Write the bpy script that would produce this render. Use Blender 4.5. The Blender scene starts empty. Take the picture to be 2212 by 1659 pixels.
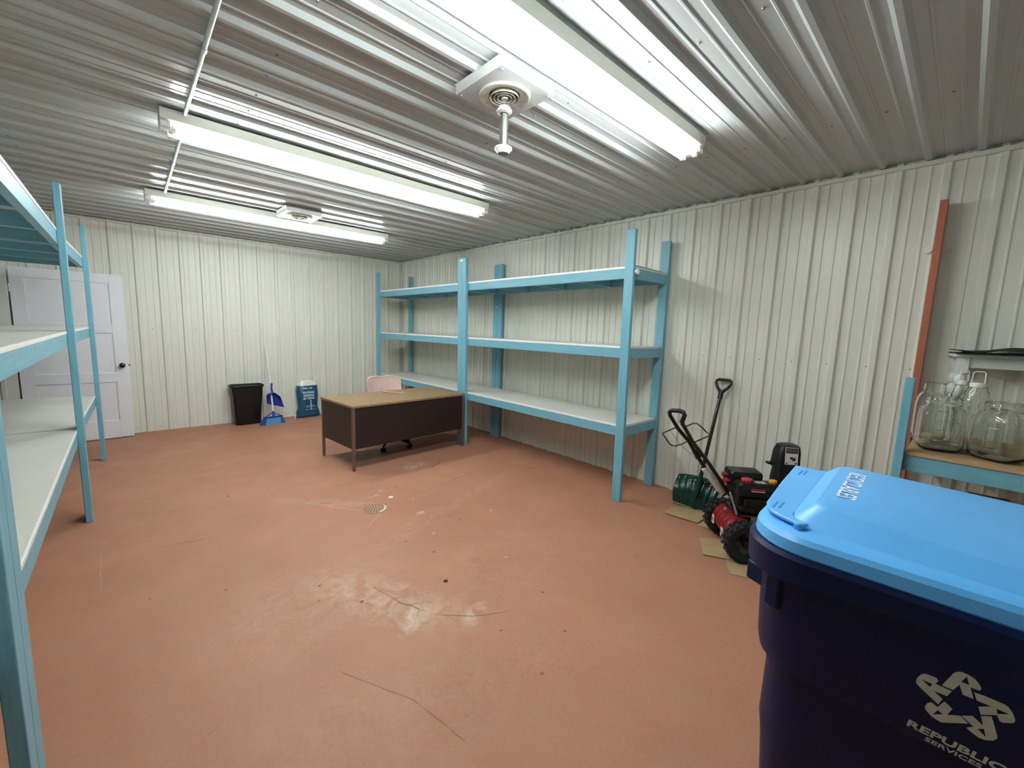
import bpy, bmesh, math, random
from mathutils import Vector, Matrix
random.seed(7)
PI = math.pi
SC = bpy.context.scene
COL = SC.collection

# ------------------------------------------------------------------ materials
def srgb(r, g, b):
    f = lambda c: (c/255/12.92) if c/255 <= .04045 else ((c/255+.055)/1.055)**2.4
    return (f(r), f(g), f(b), 1)

def mat(name, col, rough=.5, metal=0., spec=.5, noise=0., nscale=8., stretch=(1, 1, 1), bump=0., bscale=60.,
        trans=0., ior=1.45, coat=0., emit=None, estr=0.):
    m = bpy.data.materials.new(name); m.use_nodes = True
    nt = m.node_tree; N = nt.nodes; L = nt.links
    p = N['Principled BSDF']
    col = tuple(col) if len(col) == 4 else tuple(col)+(1,)
    p.inputs['Base Color'].default_value = col
    p.inputs['Roughness'].default_value = rough
    p.inputs['Metallic'].default_value = metal
    p.inputs['Specular IOR Level'].default_value = spec
    p.inputs['IOR'].default_value = ior
    p.inputs['Transmission Weight'].default_value = trans
    p.inputs['Coat Weight'].default_value = coat
    if emit:
        p.inputs['Emission Color'].default_value = emit
        p.inputs['Emission Strength'].default_value = estr
    tc = mp = None
    if noise or bump:
        tc = N.new('ShaderNodeTexCoord'); mp = N.new('ShaderNodeMapping')
        mp.inputs['Scale'].default_value = stretch
        L.new(tc.outputs['Object'], mp.inputs['Vector'])
    if noise:
        n = N.new('ShaderNodeTexNoise'); n.inputs['Scale'].default_value = nscale
        n.inputs['Detail'].default_value = 6; n.inputs['Roughness'].default_value = .65
        L.new(mp.outputs[0], n.inputs['Vector'])
        r = N.new('ShaderNodeValToRGB')
        r.color_ramp.elements[0].position = .3; r.color_ramp.elements[1].position = .72
        a = 1-noise; b = 1+noise*.6
        r.color_ramp.elements[0].color = (col[0]*a, col[1]*a, col[2]*a, 1)
        r.color_ramp.elements[1].color = (min(1, col[0]*b), min(1, col[1]*b), min(1, col[2]*b), 1)
        L.new(n.outputs['Fac'], r.inputs[0]); L.new(r.outputs[0], p.inputs['Base Color'])
    if bump:
        n2 = N.new('ShaderNodeTexNoise'); n2.inputs['Scale'].default_value = bscale; n2.inputs['Detail'].default_value = 3
        L.new(mp.outputs[0], n2.inputs['Vector'])
        b = N.new('ShaderNodeBump'); b.inputs['Strength'].default_value = bump; b.inputs['Distance'].default_value = .004
        L.new(n2.outputs['Fac'], b.inputs['Height']); L.new(b.outputs[0], p.inputs['Normal'])
    return m

M = {}
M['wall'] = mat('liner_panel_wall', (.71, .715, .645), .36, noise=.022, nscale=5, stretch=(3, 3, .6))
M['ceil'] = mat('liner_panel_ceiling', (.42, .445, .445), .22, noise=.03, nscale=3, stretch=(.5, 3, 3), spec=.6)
M['trim'] = mat('painted_trim', (.62, .65, .57), .4, noise=.05)
M['screw'] = mat('screw_head', (.22, .22, .2), .4, .4)
M['door'] = mat('white_door_paint', (.78, .79, .84), .35, noise=.02, bump=.02, bscale=40)
M['black'] = mat('black_plastic', (.004, .004, .005), .38, noise=.1, bump=.04, bscale=120)
M['blackgloss'] = mat('black_enamel', (.004, .004, .004), .25, coat=.3)
M['blackmatte'] = mat('black_rubber', (.010, .010, .010), .75, noise=.2, nscale=40)
wood = lambda n, s, c=(.165, .40, .51): mat(n, c, .42, noise=.16, nscale=3.2, stretch=s, bump=.12, bscale=7)
M['bluev'] = wood('blue_paint_upright', (22, 22, 1.4))
M['blueh'] = wood('blue_paint_rail', (22, 1.4, 22))
M['bluex'] = wood('blue_paint_cross', (1.4, 22, 22))
M['red'] = mat('red_brown_paint', (.40, .125, .075), .5, noise=.15, nscale=3, stretch=(20, 20, 1.5), bump=.08, bscale=8)
M['board'] = mat('white_laminate', (.66, .65, .60), .35, noise=.05, nscale=4)
M['edge'] = mat('white_edge_band', (.86, .86, .84), .35)
M['ply'] = mat('plywood', (.50, .33, .17), .55, noise=.18, nscale=4, stretch=(3, 1, 30), bump=.05)
M['steel'] = mat('galvanised_steel', (.55, .56, .56), .32, .9, noise=.12, nscale=14)
M['bright'] = mat('bright_zinc', (.75, .75, .74), .25, .8)
M['whitemetal'] = mat('white_enamel', (.72, .73, .68), .35, noise=.03)
M['ventgrey'] = mat('vent_enamel', (.46, .47, .47), .4, noise=.04)
M['fixture'] = mat('fixture_enamel', (.58, .58, .50), .4, noise=.03)
M['whitepl'] = mat('white_plastic', (.8, .8, .78), .4)
M['tube'] = mat('fluorescent_tube', (1, 1, 1), .3, emit=(.93, 1, 1.0, 1), estr=26)
M['desktop'] = mat('brown_laminate', (.285, .185, .10), .48, spec=.3, noise=.2, nscale=6, stretch=(2, 18, 1))
M['deskpanel'] = mat('dark_brown_steel', (.022, .013, .013), .42, noise=.1)
M['deskleg'] = mat('bronze_leg', (.23, .15, .12), .38, .6)
M['pink'] = mat('pink_fabric', (.70, .49, .47), .85, noise=.12, nscale=9, bump=.15, bscale=160)
M['wood'] = mat('pale_wood', (.55, .38, .28), .5, noise=.15, stretch=(1, 20, 20))
M['bluepl'] = mat('royal_blue_plastic', (.012, .028, .30), .32)
M['bristle'] = mat('blue_bristles', (.10, .38, .72), .7, noise=.35, nscale=60, stretch=(6, 1, .3), bump=.4, bscale=90)
M['bristled'] = mat('dark_blue_bristles', (.03, .09, .33), .7, noise=.35, nscale=60, stretch=(6, 1, .3), bump=.4, bscale=90)
M['bagwhite'] = mat('white_poly_film', (.72, .71, .69), .3, bump=.1, bscale=25)
M['bagblue'] = mat('blue_poly_film', (.018, .085, .165), .22, noise=.35, nscale=14, bump=.25, bscale=22)
M['bagprint'] = mat('pale_print', (.52, .62, .74), .35, noise=.35, nscale=30)
M['green'] = mat('dark_green_plastic', (.0025, .036, .028), .20)
M['redpl'] = mat('red_enamel', (.20, .004, .009), .3)
M['redcap'] = mat('red_plastic', (.42, .022, .022), .35)
M['yellow'] = mat('yellow_plastic', (.70, .40, .03), .4)
M['olive'] = mat('olive_label', (.26, .21, .05), .5)
M['label'] = mat('paper_label', (.72, .70, .68), .5)
M['ink'] = mat('black_ink', (.02, .02, .02), .5)
M['redink'] = mat('red_ink', (.45, .03, .05), .5)
M['foam'] = mat('white_foam_wrap', (.66, .62, .58), .7, noise=.25, nscale=25, bump=.3, bscale=40)
M['card'] = mat('corrugated_cardboard', (.40, .285, .145), .75, noise=.16, nscale=5, bump=.08, bscale=30)
M['lid'] = mat('sky_blue_plastic', (.11, .41, .84), .36, noise=.05, nscale=7, bump=.02, bscale=50)
M['navy'] = mat('navy_plastic', (.001, .008, .050), .45, spec=.3, noise=.2, nscale=5, bump=.05, bscale=30)
M['logo'] = mat('grey_print', (.50, .50, .42), .55, noise=.1, nscale=60)
M['lidprint'] = mat('white_print', (.82, .9, .93), .5)
M['glass'] = mat('clear_glass', (.97, 1, .98), .02, trans=1, ior=1.48, spec=.5)
M['cloth'] = mat('black_cloth', (.004, .004, .006), .8, noise=.3, nscale=20)
M['whitepaint'] = mat('glossy_white_paint', (.74, .77, .75), .22)
M['clearpl'] = mat('clear_plastic', (1, 1, 1), .05, trans=1, ior=1.3)
M['grey'] = mat('grey_plastic', (.24, .23, .21), .5, noise=.1)
M['dark'] = mat('dark_duct', (.035, .037, .045), .6)
M['drain'] = mat('painted_drain_grate', (.40, .21, .145), .45)
M['hole'] = mat('drain_holes', (.03, .012, .008), .8)
M['dust'] = mat('dusty_enamel', (.52, .50, .43), .45, noise=.35, nscale=22)
M['brownwood'] = mat('brown_board', (.25, .17, .12), .55, noise=.2, stretch=(2, 20, 20))

def floor_material():
    m = bpy.data.materials.new('painted_concrete'); m.use_nodes = True
    nt = m.node_tree; N = nt.nodes; L = nt.links; p = N['Principled BSDF']
    p.inputs['Roughness'].default_value = .5; p.inputs['Specular IOR Level'].default_value = .3
    tc = N.new('ShaderNodeTexCoord')
    def noise(scale, det=5, rough=.6, vec=None, dist=0):
        n = N.new('ShaderNodeTexNoise'); n.inputs['Scale'].default_value = scale
        n.inputs['Detail'].default_value = det; n.inputs['Roughness'].default_value = rough
        n.inputs['Distortion'].default_value = dist
        L.new(vec or tc.outputs['Object'], n.inputs['Vector']); return n.outputs['Fac']
    def ramp(v, a, b, c0=(0, 0, 0, 1), c1=(1, 1, 1, 1)):
        r = N.new('ShaderNodeValToRGB'); r.color_ramp.elements[0].position = a; r.color_ramp.elements[1].position = b
        r.color_ramp.elements[0].color = c0; r.color_ramp.elements[1].color = c1
        L.new(v, r.inputs[0]); return r.outputs[0]
    def mix(f, a, b):
        x = N.new('ShaderNodeMix'); x.data_type = 'RGBA'
        if isinstance(f, float): x.inputs[0].default_value = f
        else: L.new(f, x.inputs[0])
        for i, v in ((6, a), (7, b)):
            if isinstance(v, tuple): x.inputs[i].default_value = v
            else: L.new(v, x.inputs[i])
        return x.outputs[2]
    def mul(a, b):
        x = N.new('ShaderNodeMath'); x.operation = 'MULTIPLY'
        for i, v in ((0, a), (1, b)):
            if isinstance(v, float): x.inputs[i].default_value = v
            else: L.new(v, x.inputs[i])
        return x.outputs[0]
    def blob(cx, cy, rx, ry, rot=0.):
        mp = N.new('ShaderNodeMapping'); mp.vector_type = 'TEXTURE'
        mp.inputs['Location'].default_value = (cx, cy, 0); mp.inputs['Rotation'].default_value = (0, 0, rot)
        mp.inputs['Scale'].default_value = (rx, ry, 1)
        L.new(tc.outputs['Object'], mp.inputs['Vector'])
        g = N.new('ShaderNodeTexGradient'); g.gradient_type = 'SPHERICAL'
        L.new(mp.outputs[0], g.inputs['Vector']); return g.outputs['Fac']
    base = ramp(noise(1.3, 4), .3, .7, (.365, .158, .097, 1), (.432, .198, .124, 1))
    base = mix(ramp(noise(5, 6, .7), .45, .75), base, (.37, .19, .125, 1))
    fine = ramp(noise(60, 3, .7), .35, .75, (.92, .92, .92, 1), (1.05, 1.05, 1.05, 1))
    x = N.new('ShaderNodeMix'); x.data_type = 'RGBA'; x.blend_type = 'MULTIPLY'; x.inputs[0].default_value = 1
    L.new(base, x.inputs[6]); L.new(fine, x.inputs[7]); base = x.outputs[2]
    # worn, chalky patches (own shapes, where the paint has been rubbed)
    wear = noise(9, 8, .75, dist=.8)
    for cx, cy, rx, ry, rot, k, c in [
        (1.02, 2.05, .62, .22, 2.1, .85, (.50, .36, .28, 1)), (1.05, 1.84, .17, .08, .6, 1., (.56, .46, .38, 1)),
        (1.33, 1.66, .13, .07, .5, .9, (.58, .45, .37, 1)), (1.55, 2.75, .5, .12, .4, .3, (.50, .33, .25, 1)),
        (.75, 2.35, .7, .5, .3, .45, (.45, .29, .21, 1)), (1.25, 3.6, .7, .10, -.8, .6, (.47, .30, .22, 1)),
        (1.75, 1.9, .9, .6, .2, .35, (.43, .25, .17, 1)), (.6, 1.4, .7, .4, .2, .35, (.43, .26, .19, 1)),
        (2.3, 4.05, .22, .12, .2, .9, (.45, .40, .34, 1)), (2.55, 3.1, 1.1, .08, .35, .45, (.48, .30, .21, 1))]:
        f = mul(ramp(blob(cx, cy, rx, ry, rot), .02, .55), ramp(wear, .42, .66)); base = mix(mul(f, k), base, c)
    for cx, cy, rx, ry, rot, k in [(1.62, 2.0, .22, .12, .8, .55), (3.55, 2.1, .35, .16, -.5, .5), (1.35, 1.2, .5, .3, 0., .3), (.95, 1.3, .3, .2, .5, .3)]:
        f = mul(ramp(blob(cx, cy, rx, ry, rot), .02, .6), ramp(noise(22, 6, .8, dist=1.2), .5, .68)); base = mix(mul(f, k), base, (.16, .085, .055, 1))
    L.new(base, p.inputs['Base Color'])
    rr = ramp(noise(4, 4), .3, .7, (.44, .44, .44, 1), (.6, .6, .6, 1)); L.new(rr, p.inputs['Roughness'])
    b = N.new('ShaderNodeBump'); b.inputs['Strength'].default_value = .12; b.inputs['Distance'].default_value = .003
    L.new(noise(30, 4), b.inputs['Height']); L.new(b.outputs[0], p.inputs['Normal'])
    return m
M['floor'] = floor_material()
M['crack'] = mat('floor_crack', (.17, .085, .055), .7)
M['chip'] = mat('floor_paint_chip', (.52, .31, .22), .7, noise=.2, nscale=40)

# ------------------------------------------------------------------ mesh helper
class MB:
    def __init__(s): s.v = []; s.f = []; s.mi = []
    def add(s, vs, fs, m=0):
        o = len(s.v); s.v += [tuple(p) for p in vs]; s.f += [tuple(i+o for i in f) for f in fs]; s.mi += [m]*len(fs); return s
    def box(s, x0, x1, y0, y1, z0, z1, m=0, mtx=None):
        vs = [Vector((x, y, z)) for z in (z0, z1) for y in (y0, y1) for x in (x0, x1)]
        if mtx is not None: vs = [mtx @ p for p in vs]
        return s.add(vs, [(0, 2, 3, 1), (4, 5, 7, 6), (0, 1, 5, 4), (2, 6, 7, 3), (0, 4, 6, 2), (1, 3, 7, 5)], m)
    def loft(s, rings, cap0=True, cap1=True, m=0, closed=True):
        n = len(rings[0]); vs = [p for r in rings for p in r]; fs = []
        for k in range(len(rings)-1):
            for i in range(n if closed else n-1):
                j = (i+1) % n; fs.append((k*n+i, k*n+j, (k+1)*n+j, (k+1)*n+i))
        if cap0: fs.append(tuple(range(n-1, -1, -1)))
        if cap1: fs.append(tuple((len(rings)-1)*n+i for i in range(n)))
        return s.add(vs, fs, m)
    def lathe(s, prof, n=24, m=0, mtx=None, cap0=True, cap1=True):
        rings = []
        for r, z in prof:
            ring = [Vector((r*math.cos(2*PI*i/n), r*math.sin(2*PI*i/n), z)) for i in range(n)]
            if mtx is not None: ring = [mtx @ p for p in ring]
            rings.append(ring)
        return s.loft(rings, cap0, cap1, m)
    def cyl(s, p0, p1, r0, r1=None, n=16, m=0):
        r1 = r0 if r1 is None else r1; p0 = Vector(p0); p1 = Vector(p1); d = p1-p0
        q = d.to_track_quat('Z', 'Y').to_matrix().to_4x4(); q.translation = p0
        return s.lathe([(r0, 0), (r1, d.length)], n, m, q)
    def tube(s, pts, r, n=10, m=0, closed=False):
        pts = [Vector(p) for p in pts]; k = len(pts); rings = []; up = None
        rs = r if isinstance(r, (list, tuple)) else [r]*k
        for i, p in enumerate(pts):
            a = pts[(i-1) % k] if (closed or i > 0) else p; b = pts[(i+1) % k] if (closed or i < k-1) else p
            t = (b-a).normalized()
            if up is None: up = t.orthogonal().normalized()
            up = (up - t*up.dot(t)); up = up.normalized() if up.length > 1e-6 else t.orthogonal().normalized()
            w = t.cross(up)
            rings.append([p + (up*math.cos(2*PI*j/n)+w*math.sin(2*PI*j/n))*rs[i] for j in range(n)])
        if closed: rings.append(rings[0])
        return s.loft(rings, not closed, not closed, m)
    def prism(s, poly, z0, z1, m=0, mtx=None):
        r0 = [Vector((x, y, z0)) for x, y in poly]; r1 = [Vector((x, y, z1)) for x, y in poly]
        if mtx is not None: r0 = [mtx @ p for p in r0]; r1 = [mtx @ p for p in r1]
        return s.loft([r0, r1], True, True, m)
    def build(s, name, mats, parent=None, loc=None, rotz=0, smooth=None, bevel=0, bseg=2, sub=0, kind=None, solid=0):
        me = bpy.data.meshes.new(name); me.from_pydata(s.v, [], s.f); me.update()
        mats = mats if isinstance(mats, (list, tuple)) else [mats]
        for m in mats: me.materials.append(m)
        me.polygons.foreach_set('material_index', s.mi)
        bm = bmesh.new(); bm.from_mesh(me); bmesh.ops.remove_doubles(bm, verts=bm.verts, dist=1e-6)
        bmesh.ops.recalc_face_normals(bm, faces=bm.faces); bm.to_mesh(me); bm.free()
        o = bpy.data.objects.new(name, me); COL.objects.link(o)
        if parent: o.parent = parent
        if loc: o.location = loc
        if rotz: o.rotation_euler = (0, 0, rotz)
        if bevel:
            b = o.modifiers.new('bevel', 'BEVEL'); b.width = bevel; b.segments = bseg; b.limit_method = 'ANGLE'; b.angle_limit = .6
        if sub:
            b = o.modifiers.new('sub', 'SUBSURF'); b.levels = sub; b.render_levels = sub
        if solid:
            b = o.modifiers.new('solid', 'SOLIDIFY'); b.thickness = solid; b.offset = -1
        if smooth is not None:
            me.polygons.foreach_set('use_smooth', [True]*len(me.polygons))
            if smooth < 3: me.set_sharp_from_angle(angle=smooth)
        if kind: o['kind'] = kind
        return o

def tag(o, label, cat, group=None):
    o['label'] = label; o['category'] = cat
    if group: o['group'] = group
    return o
def thing(name, label, cat, loc=(0, 0, 0), rotz=0, group=None):
    o = bpy.data.objects.new(name, None); COL.objects.link(o); o.location = loc; o.rotation_euler = (0, 0, rotz)
    o.empty_display_size = .1
    return tag(o, label, cat, group)
def dup(root, loc, rotz, label, group=None):
    def cp(o, par):
        c = o.copy(); COL.objects.link(c)
        if par: c.parent = par
        for ch in list(o.children): cp(ch, c)
        return c
    r = cp(root, None); r.location = loc; r.rotation_euler = (0, 0, rotz); r['label'] = label
    if group: r['group'] = group
    return r
def rrect(hx, hy, r, n=6, z=0, cx=0, cy=0):
    pts = []
    for sx, sy, a0 in ((1, 1, 0), (-1, 1, PI/2), (-1, -1, PI), (1, -1, 1.5*PI)):
        for i in range(n+1):
            a = a0+PI/2*i/n; pts.append(Vector((cx+sx*(hx-r)+r*math.cos(a), cy+sy*(hy-r)+r*math.sin(a), z)))
    return pts
def text_mesh(body, size, name, material, parent, mtx, depth=.0006, bold=0., width=.1, shear=0., space=1.):
    c = bpy.data.curves.new('txt', 'FONT'); c.body = body; c.size = size; c.extrude = depth; c.offset = bold
    c.shear = shear; c.space_character = space; c.resolution_u = 3
    t = bpy.data.objects.new('txt', c); COL.objects.link(t)
    dg = bpy.context.evaluated_depsgraph_get()
    me = bpy.data.meshes.new_from_object(t.evaluated_get(dg)); bpy.data.objects.remove(t)
    xmin = min(v.co.x for v in me.vertices); w = max(v.co.x for v in me.vertices)-xmin
    for v in me.vertices: v.co.x = (v.co.x-xmin-w/2)*width/w
    me.transform(mtx); me.name = name; me.materials.clear(); me.materials.append(material)
    o = bpy.data.objects.new(name, me); COL.objects.link(o); o.parent = parent; return o

# ------------------------------------------------------------------ room shell
XR, YB, H = 3.998, 7.480, 2.745
XL, YN = -.965, -1.75
def profile(u0, u1, pitch, phase, h, hm, w0=.029, w1=.016):
    """(u, depth) points of the ribbed steel panel between u0 and u1"""
    pts = []
    k0 = int(math.floor((u0-phase)/pitch))-1; k1 = int(math.ceil((u1-phase)/pitch))+1
    for k in range(k0, k1+1):
        c = phase+k*pitch
        pts += [(c-w0, 0), (c-w1, h), (c+w1, h), (c+w0, 0)]
        for q in (1/3., 2/3.):
            m = c+pitch*q; pts += [(m-.009, 0), (m-.004, hm), (m+.004, hm), (m+.009, 0)]
    ins = [p for p in pts if u0 < p[0] < u1]
    return [(u0, 0)]+ins+[(u1, 0)]
def ribbed(mb, u0, u1, v0, v1, fn, pitch, phase, h=.019, hm=.0045, w0=.029, w1=.016):
    pr = profile(u0, u1, pitch, phase, h, hm, w0, w1)
    vs = [fn(u, v, d) for v in (v0, v1) for u, d in pr]; n = len(pr)
    mb.add(vs, [(i, i+1, n+i+1, n+i) for i in range(n-1)])
def screw(mb, p, nrm, r=.0055, m=1):
    p = Vector(p); mb.cyl(p, p+Vector(nrm)*.004, r, r*.7, 6, m)

# ceiling: ribs run along x
CP, CPH = .2345, .0755
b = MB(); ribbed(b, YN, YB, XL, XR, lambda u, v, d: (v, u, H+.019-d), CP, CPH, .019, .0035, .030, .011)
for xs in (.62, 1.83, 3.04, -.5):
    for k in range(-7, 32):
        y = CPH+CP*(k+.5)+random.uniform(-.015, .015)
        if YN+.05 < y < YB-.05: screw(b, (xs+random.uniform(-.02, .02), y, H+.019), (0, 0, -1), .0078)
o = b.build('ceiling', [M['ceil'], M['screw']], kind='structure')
# right wall
b = MB(); ribbed(b, YN, YB, 0, H+.019, lambda u, v, d: (XR-d, u, v), .2365, 1.4128-.012, .020, .0065)
for z in (.05, 1.37):
    for k in range(-6, 31):
        y = 1.40+.2365*(k+.14)
        if y < YB-.05: screw(b, (XR, y, z), (-1, 0, 0))
b.build('wall_right', [M['wall'], M['screw']], kind='structure')
# back wall
b = MB(); ribbed(b, XL, XR, 0, H+.019, lambda u, v, d: (u, YB-d, v), .2335, 1.829, .019, .004)
for z in (.06, 1.40):
    for k in range(-12, 10):
        x = 1.829+.2335*(k+.5)
        if x > XL+.05: screw(b, (x, YB, z), (0, -1, 0))
b.build('wall_back', [M['wall'], M['screw']], kind='structure')
# left wall with the doorway
DY0, DY1, DZ = 6.34, 7.258, 2.085
b = MB(); F = lambda u, v, d: (XL+d, u, v)
ribbed(b, YN, DY0, 0, H+.019, F, .2345, .1); ribbed(b, DY0, DY1, DZ, H+.019, F, .2345, .1); ribbed(b, DY1, YB, 0, H+.019, F, .2345, .1)
b.build('wall_left', M['wall'], kind='structure')
b = MB(); ribbed(b, XL, XR, 0, H+.019, lambda u, v, d: (u, YN+d, v), .2345, .1); b.build('wall_near', M['wall'], kind='structure')
# hallway beyond the doorway
b = MB(); b.box(XL-1.1, XL-1.05, DY0-.5, DY1+.5, 0, 2.4); b.box(XL-1.1, XL-.13, DY0-.5, DY0-.45, 0, 2.4); b.box(XL-1.1, XL-.13, DY1+.45, DY1+.5, 0, 2.4); b.box(XL-1.1, XL-.13, DY0-.5, DY1+.5, 2.4, 2.45)
b.box(XL-.13, XL-.12, DY0-.5, DY0-.1, 0, 2.4); b.box(XL-.13, XL-.12, DY1+.02, DY1+.5, 0, 2.4)
b.build('wall_hallway', M['door'], kind='structure')
# floor with cracks, chips and control joints
b = MB(); b.box(XL-1.1, XR+.02, YN-.02, YB+.02, -.05, 0)
def strip(pts, w, m=1, z=.0005, jit=0.):
    P = []
    for (x0, y0), (x1, y1) in zip(pts[:-1], pts[1:]):
        n = max(1, int(math.hypot(x1-x0, y1-y0)/.05)) if jit else 1
        P += [(x0+(x1-x0)*i/n+random.uniform(-jit, jit), y0+(y1-y0)*i/n+random.uniform(-jit, jit)) for i in range(n)]
    P.append(pts[-1]); vs = []
    for i, (x, y) in enumerate(P):
        a = P[max(0, i-1)]; c = P[min(len(P)-1, i+1)]; dx, dy = c[0]-a[0], c[1]-a[1]; l = math.hypot(dx, dy) or 1
        ww = w*(random.uniform(.3, 1.3) if jit else 1)*(.25 if i in (0, len(P)-1) else 1)
        vs += [(x-dy/l*ww/2, y+dx/l*ww/2, z), (x+dy/l*ww/2, y-dx/l*ww/2, z)]
    b.add(vs, [(2*i, 2*i+1, 2*i+3, 2*i+2) for i in range(len(P)-1)], m)
def spot(x, y, r, m=1, z=.0006, el=1., n=9):
    a0 = random.random()*6
    b.add([(x+r*el*random.uniform(.7, 1.2)*math.cos(a0+2*PI*i/n), y+r*random.uniform(.7, 1.2)*math.sin(a0+2*PI*i/n), z) for i in range(n)], [tuple(range(n))], m)
strip([(1.679, 3.281), (2.511, 3.44), (2.75, 3.49)], .006, 1)
strip([(.08, 3.575), (.377, 3.513)], .007, 1, jit=.002); strip([(-.21, 3.80), (.08, 3.69)], .003, 1, jit=.003)
strip([(-.19, 3.83), (-.188, 3.50), (-.18, 3.2)], .003, 2, jit=.002); strip([(-.19, 3.60), (-.05, 3.62)], .003, 1, jit=.002)
strip([(1.00, 2.27), (1.04, 2.12), (1.065, 1.99), (1.14, 1.84)], .006, 1, jit=.006); strip([(1.15, 1.80), (1.30, 1.66), (1.36, 1.62), (1.52, 1.54)], .005, 1, jit=.005)
strip([(2.40, 3.86), (2.60, 3.98), (2.68, 4.06)], .008, 1, jit=.006); strip([(3.15, 3.45), (3.45, 3.05)], .007, 1, jit=.008)
strip([(.62, 1.75), (.80, 1.4), (.86, 1.1)], .003, 1, jit=.002); strip([(1.55, 2.9), (1.95, 2.95)], .004, 2, jit=.004)
strip([(1.42, 3.25), (1.2, 3.55), (1.0, 3.9)], .010, 2, jit=.008); strip([(1.5, 3.17), (1.28, 2.95)], .008, 2, jit=.006)
for x, y, r in [(.35, 2.75, .008), (.77, 2.45, .010), (1.42, 2.6, .010), (1.5, 2.35, .012), (1.9, 2.75, .008), (1.93, 2.65, .010), (1.35, 1.47, .008), (1.6, 1.25, .009), (1.31, 1.14, .008), (.9, 2.15, .012), (1.75, 1.55, .009), (1.86, 3.6, .012), (.6, 4.3, .012), (.9, 4.1, .01)]: spot(x, y, r, 1)
for x, y, r in [(1.64, 2.58, .012), (1.85, 3.25, .012), (1.55, 3.33, .012), (1.62, 3.52, .02), (1.70, 3.60, .02), (1.56, 3.50, .012), (2.24, 2.62, .014), (1.84, 1.98, .012), (2.3, 4.03, .03), (2.36, 4.07, .02), (2.25, 3.97, .02), (1.75, 2.95, .03), (2.7, 3.6, .012)]: spot(x, y, r, 2, el=1.5)
for i in range(26): spot(random.uniform(-.1, 3.0), random.uniform(1.1, 6.5), random.uniform(.003, .007), 1)
b.build('floor', [M['floor'], M['crack'], M['chip']], kind='structure')
# trims
b = MB(); b.box(XR-.034, XR-.001, YN, YB-.02, H-.031, H-.003); b.build('trim_1', M['trim'], kind='structure', bevel=.003)
b = MB(); b.box(XL, XR, YB-.034, YB-.001, H-.031, H-.003); b.build('trim_2', M['trim'], kind='structure', bevel=.003)
b = MB(); b.box(XL+.001, XL+.034, YN, YB-.04, H-.031, H-.003); b.build('trim_3', M['trim'], kind='structure', bevel=.003)
b = MB(); b.box(XR-.03, XR-.0195, YB-.03, YB-.0195, 0, H-.035); b.build('trim_4', M['trim'], kind='structure')
# door casing and jamb around the doorway
b = MB()
for y0, y1, z0, z1 in ((DY0-.09, DY0, 0, DZ+.09), (DY1, DY1+.09, 0, DZ+.09), (DY0, DY1, DZ, DZ+.09)): b.box(XL+.02, XL+.038, y0, y1, z0, z1)
b.build('trim_5', M['whitemetal'], kind='structure', bevel=.003)
b = MB(); b.box(XL-.12, XL+.068, DY1-.02, DY1, 0, DZ); b.box(XL-.12, XL+.03, DY0, DY0+.02, 0, DZ); b.box(XL-.12, XL+.03, DY0+.02, DY1-.02, DZ-.02, DZ)
b.box(XL-.06, XL-.025, DY1-.034, DY1-.02, 0, DZ-.02); b.build('trim_6', M['whitemetal'], kind='structure', bevel=.002)

# ------------------------------------------------------------------ door leaf, swung back along the rear wall
dr = bpy.data.objects.new('door_1', None); COL.objects.link(dr); dr.location = (-.884, 7.262, .012); dr.rotation_euler = (0, 0, .004); dr['kind'] = 'structure'
W, HD, T = .922, 2.05, .035
def panel_frame():
    b = MB(); xs = [0, .112, .80, W]; zs = [0, .222, .715, .835, 1.328, 1.445, 1.938, HD]
    b.box(xs[0], xs[1], 0, T, 0, HD); b.box(xs[2], xs[3], 0, T, 0, HD)
    for z0, z1 in ((0, zs[1]), (zs[2], zs[3]), (zs[4], zs[5]), (zs[6], HD)): b.box(xs[1], xs[2], 0, T, z0, z1)
    return b, xs, zs
b, xs, zs = panel_frame(); b.build('frame', M['door'], dr, bevel=.003)
for z0, z1 in ((zs[1], zs[2]), (zs[3], zs[4]), (zs[5], zs[6])):
    b = MB(); b.box(xs[1], xs[2], .011, T-.011, z0, z1); b.build('panel', M['door'], dr)
b = MB(); q = Matrix.Translation((.862, 0, .925)) @ Matrix.Rotation(PI/2, 4, 'X')
b.lathe([(.030, 0), (.030, .006), (.012, .010), (.011, .028), (.022, .034), (.029, .044), (.029, .054), (.020, .063), (.004, .066)], 20, 0, q)
k = b.build('door_knob', M['blackgloss'], dr, smooth=.8); k['label'] = 'black round door knob'
b = MB(); b.box(W-.001, W+.012, .010, .024, .915, .935); b.build('latch', M['blackgloss'], dr)
for z in (.25, 1.0, 1.82):
    b = MB(); b.box(-.028, -.002, -.016, -.012, z-.045, z+.045); b.cyl((-.003, -.005, z-.045), (-.003, -.005, z+.045), .006, n=8); b.build('hinge', M['steel'], dr)

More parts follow.
